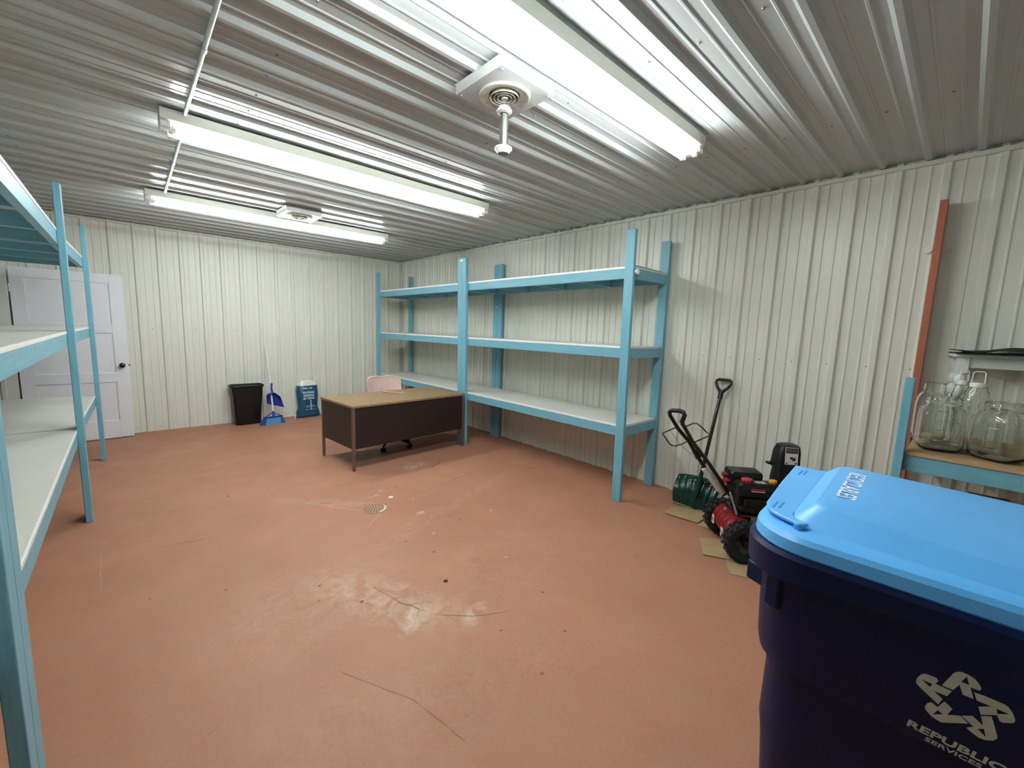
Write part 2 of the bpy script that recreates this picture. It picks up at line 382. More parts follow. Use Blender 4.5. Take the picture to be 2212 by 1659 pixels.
# ------------------------------------------------------------------ fluorescent fixtures
def make_fixture(label, y, x0=.235, x1=2.665):
    t = thing('fluorescent_light', label, 'ceiling light', (x0, y, H-.10), 0, 'eight foot fluorescent strip lights')
    L = x1-x0
    b = MB(); prof = [(-.075, .100), (-.068, .045), (-.052, .036), (.052, .036), (.068, .045), (.075, .100)]
    b.loft([[Vector((x, a, c)) for a, c in prof] for x in (0, L)]); b.build('housing', M['fixture'], t, bevel=.002)
    for s in (-1, 1):
        b = MB(); b.cyl((.075, s*.039, 0), (L-.075, s*.039, 0), .0185, n=14); b.build('tube', M['tube'], t, smooth=.8)
    for xa, xb in ((.0, .05), (L-.05, L)):
        b = MB(); b.box(xa, xb, -.062, .062, .004, .0355); b.build('end_cap', M['whitepl'], t, bevel=.004)
    for xa, d in ((.05, 1), (L-.05, -1)):
        for s in (-1, 1):
            b = MB(); b.box(xa-.012, xa+.012, s*.039-.013, s*.039+.013, -.022, .0355)
            b.cyl((xa+d*.010, s*.039, 0), (xa+d*.026, s*.039, 0), .0175, n=12); b.build('lamp_holder', M['whitepl'], t, bevel=.002)
    return t
FY = (1.29, 3.345, 5.43)
f1 = make_fixture('nearest bright fluorescent strip light beside the vent with the hanging tube', FY[0])
dup(f1, (.235, FY[1], H-.10), 0, 'middle fluorescent strip light, between the other two strip lights')
dup(f1, (.235, FY[2], H-.10), 0, 'farthest fluorescent strip light, next to the small far ceiling vent')

# conduits feeding the fixtures
def conduit(x0, y0, x1, y1, label, couplings):
    t = thing('conduit_pipe', label, 'pipe', (x0, y0, H-.0115), 0, 'ceiling conduit pipes')
    b = MB(); b.cyl((0, 0, 0), (x1-x0, y1-y0, 0), .0105, n=12); b.build('pipe', M['steel'], t, smooth=.8)
    for y in couplings:
        f = (y-y0)/(y1-y0); x = (x1-x0)*f
        b = MB(); b.cyl((x, y-y0-.018, 0), (x+.0005, y-y0+.018, 0), .0135, n=12); b.build('coupling', M['steel'], t, smooth=.8)
    return t
conduit(.318, YN+.03, .35, 3.255, 'long galvanised conduit along the ceiling running up to the middle strip light', (-.8, 2.44))
conduit(.36, 3.436, .385, 5.338, 'short galvanised conduit on the ceiling between the middle and farthest strip lights', (4.3,))

# ------------------------------------------------------------------ ceiling vents
def vent(label, cx, cy, w, d, r, notched=False):
    t = thing('ceiling_vent', label, 'vent', (cx, cy, H), 0, 'ceiling air vents')
    hx, hy = w/2, d/2
    b = MB(); b.loft([[Vector((s*hx*k, u*hy*k, z)) for s, u in ((-1, -1), (1, -1), (1, 1), (-1, 1))] for k, z in ((1.03, 0), (1, -.006), (1, -.045))], False, False)
    n = 32; ring = [Vector((r*.98*math.cos(2*PI*i/n), r*.98*math.sin(2*PI*i/n), -.045)) for i in range(n)]
    out = []
    for i in range(n):
        a = 2*PI*i/n; c, s_ = math.cos(a), math.sin(a); f = min(hx/abs(c) if abs(c) > 1e-6 else 9, hy/abs(s_) if abs(s_) > 1e-6 else 9)
        out.append(Vector((c*f, s_*f, -.045)))
    b.loft([out, ring], False, False); b.build('housing', M['steel' if notched else 'ventgrey'], t, bevel=.0015)
    b = MB(); b.lathe([(r*.60, -.040), (r*.62, -.047), (r*.80, -.054), (r*.97, -.060), (r*1.02, -.058), (r*1.04, -.050), (r*1.03, -.0455)], 40, cap0=False, cap1=False); b.build('diffuser_ring', M['dust'], t, smooth=.9)
    for q in (.575, .43, .29):
        b = MB(); b.lathe([(r*q*.86, -.030), (r*q, -.062), (r*q*1.04, -.062), (r*q*.92, -.030)], 36, cap0=False, cap1=False); b.build('louvre_ring', M['dust'], t, smooth=.9)
    b = MB(); b.lathe([(0.001, -.064), (r*.12, -.064), (r*.15, -.055), (0.001, -.052)], 20, cap0=False, cap1=False); b.build('centre_cap', M['dust'], t, smooth=.9)
    b = MB(); b.lathe([(r*.92, -.0455), (r*.88, -.004), (0.001, -.003)], 32, cap0=False, cap1=False); b.build('duct', M['dark'], t)
    for s in (-1, 1):
        for u in (-1, 1):
            b = MB(); b.cyl((s*hx*.88, u*hy*.88, -.051), (s*hx*.88, u*hy*.88, -.045), .005, n=8); b.build('screw', M['bright'], t)
    return t
vent('square white ceiling vent beside the nearest strip light, with a clear tube hanging from it', 1.468, 1.70, .345, .345, .122)
vent('small silver ceiling vent beside the farthest strip light', 1.51, 5.13, .36, .36, .130, True)
# clear fly-trap tube hung from the near vent
t = thing('hanging_tube', 'clear plastic tube with white flared ends hanging from the near ceiling vent', 'hanging tube', (1.468, 1.70, 2.428)); t.scale = (1.28, 1.28, 1.0)
b = MB(); b.lathe([(.0165, .012), (.0165, .205), (.0150, .205), (.0150, .012)], 20, cap0=False, cap1=False); b.build('clear_sleeve', M['clearpl'], t, smooth=.8)
b = MB(); b.lathe([(.0125, .02), (.0125, .20)], 14); b.build('sticky_core', M['bright'], t, smooth=.8)
b = MB(); b.lathe([(.021, 0), (.036, .022), (.034, .028), (.018, .030), (.0168, .024), (.015, 0)], 12, cap0=False, cap1=False); b.build('end_cap', M['whitepl'], t)
b = MB(); b.lathe([(.0168, .186), (.030, .192), (.031, .198), (.022, .216), (.006, .218)], 12, cap0=False); b.build('end_cap', M['whitepl'], t)
b = MB(); b.tube([(0, 0, .216), (.004, 0, .224), (.003, 0, .236), (0, 0, .253), (-.003, 0, .236), (-.004, 0, .224), (0, 0, .217)], .0012, 6); b.build('wire_loop', M['bright'], t)

# ------------------------------------------------------------------ shelving units
PW, PT = .0889, .038          # post: 3.5 in along the aisle, 1.5 in deep
TOPS = (.712, 1.434, 2.141)
def make_unit(name, label, L, D, loc, rotz, latches=(), knob=None, single_top=2.445, lean=(0, 0)):
    """local: aisle face of posts at x=0, unit runs y 0..L and is D deep (x)"""
    t = thing(name, label, 'shelving unit', loc, rotz, 'blue painted wooden shelving units')
    for x0 in (0, D-PT):
        for y0 in (0, L-PW):
            sh_ = lean[0 if y0 == 0 else 1] if x0 == 0 else 0
            b = MB(); b.box(x0, x0+PT, y0+.001, y0+PW-.001, 0, single_top); b.v = [(x, y+sh_*(1-z/single_top), z) for x, y, z in b.v]; b.build('post', M['bluev'], t, bevel=.003)
    fx0, fx1 = PT+.0005, D-PT-.0005
    for zt in TOPS:
        z1 = zt-.018; z0 = z1-.0889
        b = MB(); b.box(fx0, fx0+PT, .012, L-.012, z0, z1); b.build('front_rail', M['blueh'], t, bevel=.003)
        b = MB(); b.box(fx1-PT, fx1, .012, L-.012, z0, z1); b.build('back_rail', M['blueh'], t, bevel=.003)
        for y0 in (.012, L-.012-PT):
            b = MB(); b.box(fx0+PT, fx1-PT, y0, y0+PT, z0, z1); b.build('end_rail', M['bluex'], t, bevel=.003)
        nj = max(2, int(round(L/.61))-1)
        for k in range(nj):
            yc = L*(k+1)/(nj+1)
            b = MB(); b.box(fx0+PT, fx1-PT, yc-PT/2, yc+PT/2, z0, z1-.001); b.build('joist', M['bluex'], t, bevel=.003)
        b = MB(); b.box(fx0+.008, fx1, .02, L-.02, z1, zt); b.build('shelf_board', M['board'], t)
        b = MB(); b.box(fx0-.002, fx0+.008, .02, L-.02, z1-.001, zt+.0006); b.build('edge_band', M['edge'], t, bevel=.002)
    for (xa, y, z) in latches:
        b = MB(); b.box(xa-.003, xa-.0005, y-.034, y+.034, z-.007, z+.007); b.box(xa-.009, xa-.003, y-.010, y+.010, z-.009, z+.009); b.cyl((xa-.009, y-.026, z), (xa-.003, y-.026, z), .005, n=8); b.cyl((xa-.009, y+.026, z), (xa-.003, y+.026, z), .005, n=8)
        b.build('latch', M['bright'], t, bevel=.001)
    if knob:
        q = Matrix.Translation(knob) @ Matrix.Rotation(PI/2, 4, 'X') @ Matrix.Rotation(.0, 4, 'Z')
        b = MB(); b.lathe([(.010, 0), (.010, .012), (.021, .016), (.025, .023), (.024, .030), (.012, .033), (.011, .026), (.001, .025)], 20, 0, q); b.build('knob', M['whitepl'], t, smooth=.8)
    return t
D = .662
LR = 2.513
make_unit('shelving_unit', 'blue wooden three-tier shelves on the right wall, nearest the snow shovel', LR, D, (3.2796, 2.038, 0), 0,
          latches=((D-PT, LR, 1.86), (0, LR, 2.412)), knob=(.030, -.004, 2.085), lean=(-.024, -.05))
make_unit('shelving_unit', 'blue wooden three-tier shelves on the right wall, in the far corner behind the desk', LR, D, (3.2796, 2.038+LR+.001, 0), 0, lean=(-.05, 0))
# left row: seen from the aisle the other way round (rotated half a turn)
def left_unit(label, yfar, ynear, xfar, xnear):
    L = yfar-ynear; a = math.atan2(xfar-xnear, L)
    return make_unit('shelving_unit', label, L, .725, (xfar, yfar, 0), PI-a)
left_unit('blue wooden three-tier shelves on the left, middle unit of the row', 4.432, 1.726, -.2495, -.2615)
left_unit('blue wooden three-tier shelves on the left, far unit in front of the white door', 6.262, 4.436, -.209, -.258)
left_unit('blue wooden shelf unit cut off at the left picture edge, nearest the viewer', 1.722, -.75, -.2615, -.270)
# brown strip on the top board, near end
t = tag(MB().box(.0, .60, -.012, .012, 0, .016).box(.18, .60, .010, .035, .006, .016).build('wood_strip', M['brownwood'], None, (3.335, 2.095, 2.1422), .03, bevel=.002), 'thin brown wooden strip on the top board of the right shelves', 'wood strip')

# ------------------------------------------------------------------ desk
DR = math.radians(4.6)
t = thing('desk', 'brown steel desk with wood-grain laminate top in the middle of the room', 'desk', (1.712, 4.262, 0), DR)
DL, DW, DZ1 = 1.532, .765, .705
b = MB(); b.box(-.006, DL+.006, -.006, DW+.006, DZ1-.026, DZ1); tp = b.build('desk_top', M['desktop'], t, bevel=.004)
for x in (0, DL-.03):
    for y in (0, DW-.03):
        b = MB(); b.box(x, x+.03, y, y+.03, .012, DZ1-.0265); lg = b.build('leg', M['deskleg'], t, bevel=.004)
        b = MB(); b.cyl((x+.015, y+.015, 0), (x+.015, y+.015, .012), .012, n=12); b.build('leg_glide', M['blackmatte'], lg)
b = MB(); b.box(.0305, DL-.0305, .004, .020, .235, DZ1-.0265); b.build('modesty_panel', M['deskpanel'], t, bevel=.002)
for xa, xb in ((.004, .40), (DL-.40, DL-.004)):
    b = MB(); b.box(xa+.0, xb, .0305, DW-.0305, .235, DZ1-.0265); pd = b.build('pedestal', M['deskpanel'], t, bevel=.003)
    for z0, z1 in ((.25, .45), (.46, .57), (.58, .67)):
        b = MB(); b.box(xa+.015, xb-.015, DW-.0305, DW-.018, z0, z1); dw = b.build('drawer', M['deskpanel'], t, bevel=.002)
        b = MB(); b.box((xa+xb)/2-.05, (xa+xb)/2+.05, DW-.018, DW-.010, (z0+z1)/2-.008, (z0+z1)/2+.008); b.build('handle', M['deskleg'], dw, bevel=.003)
# stick lying on the desk
t = thing('wooden_stick', 'pale pink wooden stick with a small hooked end lying on the desk top', 'stick', (2.395, 4.965, DZ1), -1.02)
b = MB(); b.cyl((.02, 0, .0095), (.30, 0, .0075), .007, .0055, 10); b.build('shaft', M['wood'], t, smooth=.8)
b = MB(); b.tube([(.03, 0, .0095), (.0, .004, .012), (-.018, .018, .016), (-.012, .036, .014), (.008, .04, .011)], .010, 8); b.build('hooked_end', M['wood'], t, smooth=.8)

# ------------------------------------------------------------------ office chair
t = thing('office_chair', 'pale pink upholstered swivel chair tucked behind the desk', 'chair', (2.47, 4.95, 0), -.15)
b = MB(); rows = []
for z, hw, y in ((.50, .19, .17), (.53, .212, .185), (.64, .220, .20), (.76, .222, .22), (.835, .218, .232), (.865, .208, .236), (.882, .188, .237), (.888, .16, .237)):
    ring = []
    for i in range(13):
        u = -1+2*i/12; ring.append(Vector((u*hw, y+.035*(1-u*u)-.035, z)))
    for i in range(13):
        u = 1-2*i/12; ring.append(Vector((u*hw, y+.045+.035*(1-u*u)-.035, z)))
    rows.append(ring)
b.loft(rows); b.build('backrest', M['pink'], t, smooth=1.2, bevel=.012)
b = MB(); b.loft([rrect(.215, .21, .08, 5, z) for z in (.425, .435, .485, .495)]); b.build('seat', M['pink'], t, smooth=1., bevel=.012)
b = MB(); b.tube([(0, .12, .42), (0, .22, .40), (0, .262, .48), (0, .262, .60)], .014, 8); b.build('back_bracket', M['black'], t, smooth=.8)
b = MB(); b.lathe([(.045, .10), (.030, .16), (.026, .20), (.025, .40), (.07, .425)], 16); b.build('gas_column', M['black'], t, smooth=.7)
for k in range(5):
    a = 2*PI*k/5-2.143
    c, s = math.cos(a), math.sin(a)
    b = MB(); b.tube([(.03*c, .03*s, .12), (.16*c, .16*s, .10), (.29*c, .29*s, .075)], [.026, .020, .014], 8); sp = b.build('leg', M['black'], t, smooth=.8)
    b = MB()
    for q in (-.016, .016):
        b.cyl((.29*c-s*(q-.009), .29*s+c*(q-.009), .027), (.29*c-s*(q+.009), .29*s+c*(q+.009), .027), .027, n=14)
    b.cyl((.29*c, .29*s, .03), (.29*c, .29*s, .075), .010, n=8); b.build('caster', M['black'], sp, smooth=.7)

# ------------------------------------------------------------------ rubbish bin, broom, dustpan, sack at the rear wall
t = thing('waste_bin', 'black plastic waste bin standing against the back wall', 'waste bin', (1.325, 7.30, 0), .03); t.scale = (1, .78, 1)
b = MB(); b.loft([rrect(hx, hy, r, 5, z) for hx, hy, r, z in ((.158, .105, .05, 0), (.165, .112, .05, .01), (.203, .142, .05, .565), (.214, .152, .055, .568), (.216, .154, .055, .598), (.206, .146, .05, .600), (.200, .140, .05, .56), (.156, .104, .05, .02))], True, True)
b.build('body', M['black'], t, smooth=.7)
b = MB(); b.loft([rrect(hx, hy, .055, 5, z) for hx, hy, z in ((.2165, .1545, .574), (.220, .158, .580), (.220, .158, .592), (.2165, .1545, .597))], False, False); b.build('rim_band', M['black'], t, smooth=.7)

bt, bb = Vector((1.638, 7.415, 1.165)), Vector((1.628, 7.085, .135))
t = thing('broom', 'blue angle broom with white handle leaning on the back wall', 'broom', (1.622, 7.03, 0), .20)
inv = Matrix.Translation((1.622, 7.03, 0)) @ Matrix.Rotation(.20, 4, 'Z'); inv.invert()
p0, p1 = inv @ bb, inv @ bt
b = MB(); b.cyl(p0, p1, .0115, .0105, 12); b.build('handle', M['whitepl'], t, smooth=.8)
b = MB(); b.tube([p0+(p1-p0)*(-.05), p0+(p1-p0)*.055], [.019, .016], 10)
b.tube([(-.125, .03, .118), p0+(p1-p0)*.035], .007, 6); b.tube([(.125, .03, .112), p0+(p1-p0)*.035], .007, 6)
b.loft([[Vector((x, y, z)) for x, y in ((-.135, .012), (.135, .012), (.135, .05), (-.135, .05))] for z in (.098, .120)]); b.build('head', M['bluepl'], t, bevel=.003)
b = MB(); b.loft([[Vector((x*k, y*kk+.0, z)) for x, y in ((-.10, .014), (.10, .014), (.10, .048), (-.10, .048))] for k, kk, z in ((1.12, 1.6, .0), (1, 1, .098))]); b.build('bristles', M['bristle'], t)
for s in (-1, 1):
    b = MB(); b.loft([[Vector((s*x, y*kk, z)) for x, y in ((xa, .014), (xb, .014), (xb, .048), (xa, .048))] for xa, xb, kk, z in ((.113, .182, 1.6, 0), (.1005, .134, 1, .098))]); b.build('outer_bristles', M['bristled'], t)
# dustpan clipped on the handle
t = thing('dustpan', 'royal blue dustpan clipped onto the white broom handle', 'dustpan', (1.645, 7.16, .30), .12)
b = MB(); out = [(-.075, .0), (-.085, .025), (-.080, .135), (-.045, .16), (-.012, .165), (.02, .165), (.09, .10), (.135, -.02), (.155, -.075)]
b.loft([[Vector((x, y0+z*.16, z)) for x, z in out] for y0 in (0, .006)]); b.build('pan', M['bluepl'], t, bevel=.002)
b = MB()
for (xa, za), (xb, zb) in zip(out[:-1], out[1:]):
    w = lambda z: .012+.055*max(0, min(1, (.02+z)/.12))
    b.loft([[Vector((xa, za*.16-w(za), za)), Vector((xa, za*.16+.006, za)), Vector((xa, za*.16+.006, za+.004)), Vector((xa, za*.16-w(za), za+.004))],
            [Vector((xb, zb*.16-w(zb), zb)), Vector((xb, zb*.16+.006, zb)), Vector((xb, zb*.16+.006, zb+.004)), Vector((xb, zb*.16-w(zb), zb+.004))]])
b.build('side_wall', M['bluepl'], t)
b = MB(); b.tube([(0, .03, .15), (.0, .045, .24), (.012, .06, .305)], [.020, .014, .016], 8); b.build('grip', M['bluepl'], t, smooth=.8)

t = thing('sack', 'blue and white printed plastic sack, rolled open, standing by the back wall', 'sack', (2.195, 7.345, 0), .10)
b = MB(); rings = []; rngs = random.Random(3)
lev = ((0, .175, .055, 0), (.008, .195, .075, 0), (.06, .190, .085, .0), (.125, .165, .085, .004), (.17, .150, .085, .006), (.24, .155, .088, .004), (.33, .165, .09, 0), (.42, .168, .088, -.002), (.50, .162, .08, -.004), (.525, .158, .074, -.004))
def sackring(z, hx, hy, ox, k=0):
    ring = []
    for i in range(32):
        a = 2*PI*i/32; c, s = math.cos(a), math.sin(a); e = .62
        x = hx*math.copysign(abs(c)**e, c); y = hy*math.copysign(abs(s)**.8, s)
        w = 1+.05*math.sin(5*a+z*18)+.03*math.sin(9*a-z*30)
        ring.append(Vector((x*(1+.02*math.sin(z*25+a)) + ox + .05*z, y*w + .10*z, z)))
    return ring
b.loft([sackring(z, hx, hy, ox) for z, hx, hy, ox in lev], True, False); b.build('body', M['bagblue'], t, smooth=1.2)
def rumple(ring, k):
    return [Vector((p.x, p.y, p.z+k*(.012*math.sin(3*i/32*2*PI+1)+.008*math.sin(7*i/32*2*PI)+(.028 if i in (1, 2, 31) else 0)))) for i, p in enumerate(ring)]
b = MB(); b.loft([rumple(sackring(z, hx, hy, -.004), max(0, (z-.53)/.07)) for z, hx, hy in ((.522, .163, .078), (.55, .158, .07), (.582, .135, .058), (.600, .128, .05), (.585, .118, .044), (.54, .14, .06))], False, True); b.build('rolled_top', M['bagwhite'], t, smooth=1.2)
b = MB()
for s in (-1, 1):
    b.loft([[Vector((s*.185, -.01, .07)), Vector((s*.190, .01, .07))], [Vector((s*.205, -.045, .02)), Vector((s*.212, -.03, .02))], [Vector((s*.235, -.075, .003)), Vector((s*.238, -.065, .003))]], closed=False, cap0=False, cap1=False)
b.build('corner_tail', M['bagwhite'], t, solid=.003)
def sackfront(x, z):
    # front surface (towards -y) of the sack at (x,z)
    hx, hy, ox = .16, .085, 0
    for (za, a1, b1, o1), (zb, a2, b2, o2) in zip(lev[:-1], lev[1:]):
        if za <= z <= zb:
            f = (z-za)/(zb-za); hx, hy, ox = a1+(a2-a1)*f, b1+(b2-b1)*f, o1+(o2-o1)*f
    u = max(-1, min(1, (x-ox-.05*z)/hx)); cth = math.copysign(abs(u)**(1/.62), u); a = -math.acos(cth)
    s = math.sin(a); w = 1+.05*math.sin(5*a+z*18)+.03*math.sin(9*a-z*30)
    return hy*math.copysign(abs(s)**.8, s)*w+.10*z-.0025
b = MB()
def bar(x0, x1, z0, z1):
    n = max(1, int((x1-x0)/.012)); vs = []
    for i in range(n+1):
        x = x0+(x1-x0)*i/n
        for z in (z0, z1): vs.append((x, sackfront(x, z), z))
    b.add(vs, [(2*i, 2*i+2, 2*i+3, 2*i+1) for i in range(n)])
def word_row(z0, z1, words):
    for x0, x1 in words:
        x = x0
        while x < x1-.006:
            w = random.uniform(.008, .014); bar(x, min(x+w, x1), z0, z1); x += w+.0035
word_row(.470, .492, [(-.07, .0), (.02, .07)]); b.build('heading_print', M['bagprint'], t, solid=.0008); b = MB(); word_row(.395, .428, [(-.085, .095)]); word_row(.345, .380, [(-.08, .10)]); word_row(.298, .332, [(-.085, -.04), (-.02, .10)])
b.build('lettering', M['bagprint'], t, solid=.0008); b = MB()
word_row(.188, .196, [(-.05, .10)]); word_row(.168, .174, [(-.045, .11)]); bar(-.06, .11, .128, .133); bar(.025, .04, .125, .29)
b.build('fine_print', M['bagprint'], t, solid=.0008)

# ------------------------------------------------------------------ floor drain and floor marks
t = thing('floor_drain', 'round perforated floor drain painted red-brown in the floor', 'drain', (1.482, 3.262, 0))
b = MB(); b.lathe([(.100, 0), (.100, .0035), (.094, .005), (.001, .005)], 40, cap0=False, cap1=False); b.build('grate', M['drain'], t)
b = MB(); n = 0
for ring, k in ((.02, 6), (.042, 11), (.064, 17), (.083, 22)):
    for i in range(k):
        a = 2*PI*i/k+ring*20; x, y = ring*math.cos(a), ring*math.sin(a)
        b.add([(x+.0062*math.cos(q*PI/4), y+.0062*math.sin(q*PI/4), .0054) for q in range(8)], [tuple(range(8))])
b.build('perforations', M['hole'], t)
b = MB(); vs = []
for i in range(11):
    a = -1.5+1.55*i/10; vs += [(.086*math.cos(a), .086*math.sin(a), .0058), (.099*math.cos(a), .099*math.sin(a), .0048)]
b.add(vs, [(2*i, 2*i+1, 2*i+3, 2*i+2) for i in range(10)]); b.build('bare_rim', M['label'], t)
tag(MB().lathe([(.022, 0), (.022, .0012), (.001, .0014)], 20, cap1=False).build('floor_sticker', M['label'], None, (1.706, 3.404, .0006)), 'small round white sticker on the floor beyond the drain', 'sticker')
tag(MB().lathe([(.014, 0), (.014, .002), (.001, .0024)], 18, cap1=False).build('floor_plug', M['hole'], None, (1.370, 2.011, .0006)), 'small round dark plug in the floor in the middle of the room', 'plug')

# ------------------------------------------------------------------ cardboard sheets
def sheet(label, poly, z, th=.004, rot=0):
    cx = sum(p[0] for p in poly)/len(poly); cy = sum(p[1] for p in poly)/len(poly)
    b = MB(); b.prism([(x-cx, y-cy) for x, y in poly], 0, th)
    o = b.build('cardboard_sheet', M['card'], None, (cx, cy, z)); return tag(o, label, 'cardboard', 'cardboard sheets on the floor')
sheet('flattened cardboard strip on the floor under the green snow shovel', [(3.385, 1.625), (3.535, 1.64), (3.72, 1.50), (3.74, 1.36), (3.56, 1.345), (3.418, 1.352)], .0065, .006)
sheet('long cardboard sheet on the floor beneath the snow blower wheels', [(3.38, 1.338), (3.62, 1.34), (3.70, 1.0), (3.3, .60), (2.92, .735), (2.842, .888), (2.99, .965), (3.03, .985), (3.20, 1.04), (3.30, 1.085), (3.41, 1.18)], .001, .004)
sheet('loose square of cardboard on the open floor in front of the snow blower', [(3.173, 1.231), (2.946, 1.104), (3.03, .945), (3.298, 1.09)], .0055, .004)

# ------------------------------------------------------------------ snow shovel
t = thing('snow_shovel', 'dark green snow shovel with black D-handle leaning on the right wall', 'shovel', (3.645, 1.485, .0125))
b = MB(); rows = []
nU = 25
def blade_pt(u, v):      # u -1..1 across (y), v 0..1 up
    w = .205+.010*v-.02*max(0, v-.85)
    x = .02+.085*v-.060*math.sin(v*PI*.95) + .025*u*u*(.3+.7*v)
    ue = u*(1+.35*(1-v))
    g = sum(math.exp(-((ue-c)/.055)**2) for c in (-.92, -.62, -.33, .33, .62, .92))*(1 if .05 < v < .93 else 0)
    return Vector((x+.009*g-.010*math.exp(-(u/.10)**2)*max(0, 1-1.2*abs(v-.55)), -u*w, .283*v-.035*u*u*v))
nU = 40
for j in range(21):
    rows.append([blade_pt(-1+2*i/(nU*2), j/20) for i in range(nU*2+1)])
b.loft(rows, False, False, 0, closed=False); b.build('blade', M['green'], t, smooth=1.0, solid=-.004)
b = MB(); b.loft([[Vector((.012, -s*.207, 0)), Vector((.022, -s*.207, 0)), Vector((.022, -s*.207, .012)), Vector((.012, -s*.207, .012))] for s in (-1, 1)]); b.build('wear_strip', M['steel'], t)
hb, ht = Vector((-.012, -.02, .18)), Vector((.262, -.035, 1.015))
b = MB(); b.tube([hb, hb+(ht-hb)*.12, ht], [.014, .0155, .0155], 12); b.build('shaft', M['blackgloss'], t, smooth=.8)
b = MB(); b.tube([Vector((-.052, -.02, .09)), Vector((-.038, -.02, .14)), hb, hb+(ht-hb)*.19], [.006, .015, .022, .0185], 12)
b.tube([hb+(ht-hb)*.14, Vector((.035, -.12, .262))], [.014, .005], 8); b.tube([hb+(ht-hb)*.14, Vector((.035, .09, .262))], [.014, .005], 8); b.build('socket', M['green'], t, smooth=.8)
d = (ht-hb).normalized(); sd = Vector((0, 1, 0))
def hp(u, v): return ht+sd*u+d*v
b = MB(); b.tube([hp(0, -.03), hp(0, .03), hp(0, .045)], [.021, .022, .018], 10)
b.tube([hp(.005, .03), hp(.045, .075), hp(.066, .115), hp(.060, .138), hp(.045, .146), hp(-.045, .146), hp(-.060, .138), hp(-.066, .115), hp(-.045, .075), hp(-.005, .03)], [.016, .013, .012, .012, .014, .014, .012, .012, .013, .016], 10); b.build('d_grip', M['black'], t, smooth=.8)

# ------------------------------------------------------------------ snow blower
SB = Vector((3.23, 1.015, .0052)); SA = math.atan2(-.77, .64)
t = thing('snow_blower', 'black and red two-wheeled snow blower parked beside the wall shelves', 'snow blower', SB, SA)
SI = Matrix.Translation(SB) @ Matrix.Rotation(SA, 4, 'Z'); SI.invert()
w2 = lambda p: SI @ Vector(p)
for s in (-1, 1):
    q = Matrix.Translation((0, s*.205, .145)) @ Matrix.Rotation(PI/2, 4, 'X')
    b = MB(); b.lathe([(.075, -.036), (.105, -.046), (.128, -.044), (.134, -.03), (.136, 0), (.134, .03), (.128, .044), (.105, .046), (.075, .036)], 32, 0, q, False, False)
    for k in range(18):
        a = 2*PI*k/18
        for side in (-1, 1):
            r = Matrix.Translation((0, s*.205, .145)) @ Matrix.Rotation(a+side*.09, 4, 'Y') @ Matrix.Rotation(side*.5, 4, 'Z')
            b.box(-.010, .010, side*.026-.020, side*.026+.020, .132, .1445, 0, r)
    wh = b.build('wheel', M['blackmatte'], t, smooth=.6)
    b = MB(); b.lathe([(.076, -.034), (.070, -.028), (.03, -.022), (.022, -.04), (.001, -.04)], 24, 0, q @ Matrix.Rotation(0, 4, 'X'), False, False)
    b.lathe([(.001, .04), (.022, .04), (.03, .022), (.070, .028), (.076, .034)], 24, 0, q, False, False); b.build('wheel_rim', M['blackgloss'], wh, smooth=.7)
q = Matrix.Translation((-.015, 0, .185)) @ Matrix.Rotation(PI/2, 4, 'X')
pr = [(.02, -.155), (.088, -.152)]
for i in range(5): zc = -.11+.055*i; pr += [(.092, zc-.020), (.098, zc-.008), (.098, zc+.008), (.092, zc+.020)]
pr += [(.088, .152), (.02, .155)]
b = MB(); b.lathe(pr, 28, 0, q); dm = b.build('drive_cover', M['redpl'], t, smooth=.6)
for y, z in ((.095, .165), (-.09, .150)):
    b = MB(); b.box(-.1165, -.1145, y-.022, y+.022, z-.032, z+.032); st = b.build('sticker', M['label'], dm)
    b = MB(); b.box(-.1175, -.1166, y-.012, y+.012, z-.016, z+.016); b.build('sticker_print', M['grey'], st)
b = MB(); b.box(-.03, .34, -.115, .125, .10, .30); b.box(.0, .30, -.10, .12, .30, .36); b.build('chassis', M['blackgloss'], t, bevel=.012)
b = MB(); b.box(-.035, .245, -.10, .14, .36, .465); b.build('engine_block', M['black'], t, bevel=.01)
b = MB(); b.loft([rrect(hx, hy, .02, 4, z, .06, .085) for hx, hy, z in ((.112, .076, .465), (.112, .076, .555), (.104, .068, .570))]); sh = b.build('engine_shroud', M['black'], t, smooth=.5)
b = MB()
for i in range(3):
    for j in range(3): b.box(.045+i*.036, .075+i*.036, .035+j*.034, .060+j*.034, .569, .5715)
b.build('cooling_grille', M['ink'], sh)
b = MB(); b.loft([rrect(hx, hy, .03, 4, z, .105, -.06) for hx, hy, z in ((.150, .060, .44), (.155, .065, .46), (.150, .060, .515), (.135, .048, .53))]); tk = b.build('fuel_tank', M['black'], t, smooth=.6)
b = MB(); n = 40; b.loft([[Vector((.03+(r+.0022*math.cos(10*2*PI*i/n))*math.cos(2*PI*i/n), -.062+(r+.0022*math.cos(10*2*PI*i/n))*math.sin(2*PI*i/n), z)) for i in range(n)] for r, z in ((.036, .528), (.037, .545), (.033, .551))]); b.build('fuel_cap', M['redcap'], t)
b = MB(); b.loft([[Vector((.205+(r+.002*math.cos(8*2*PI*i/n))*math.cos(2*PI*i/n), -.055+(r+.002*math.cos(8*2*PI*i/n))*math.sin(2*PI*i/n), z)) for i in range(n)] for r, z in ((.025, .528), (.026, .546), (.022, .551))]); b.build('oil_cap', M['yellow'], t)
b = MB(); b.box(.085, .150, -.085, -.040, .5302, .5312); lb = b.build('warning_label', M['label'], tk)
b = MB()
for i in range(4): b.box(.090+i*.011, .095+i*.011, -.080, -.045, .5312, .5317)
b.build('label_lines', M['ink'], lb)
b = MB(); b.box(.138, .149, -.083, -.042, .5312, .5318); b.build('label_triangle', M['yellow'], lb)
b = MB(); b.box(.04, .13, -.1275, -.1255, .478, .484); b.build('brand_plate', M['label'], tk)
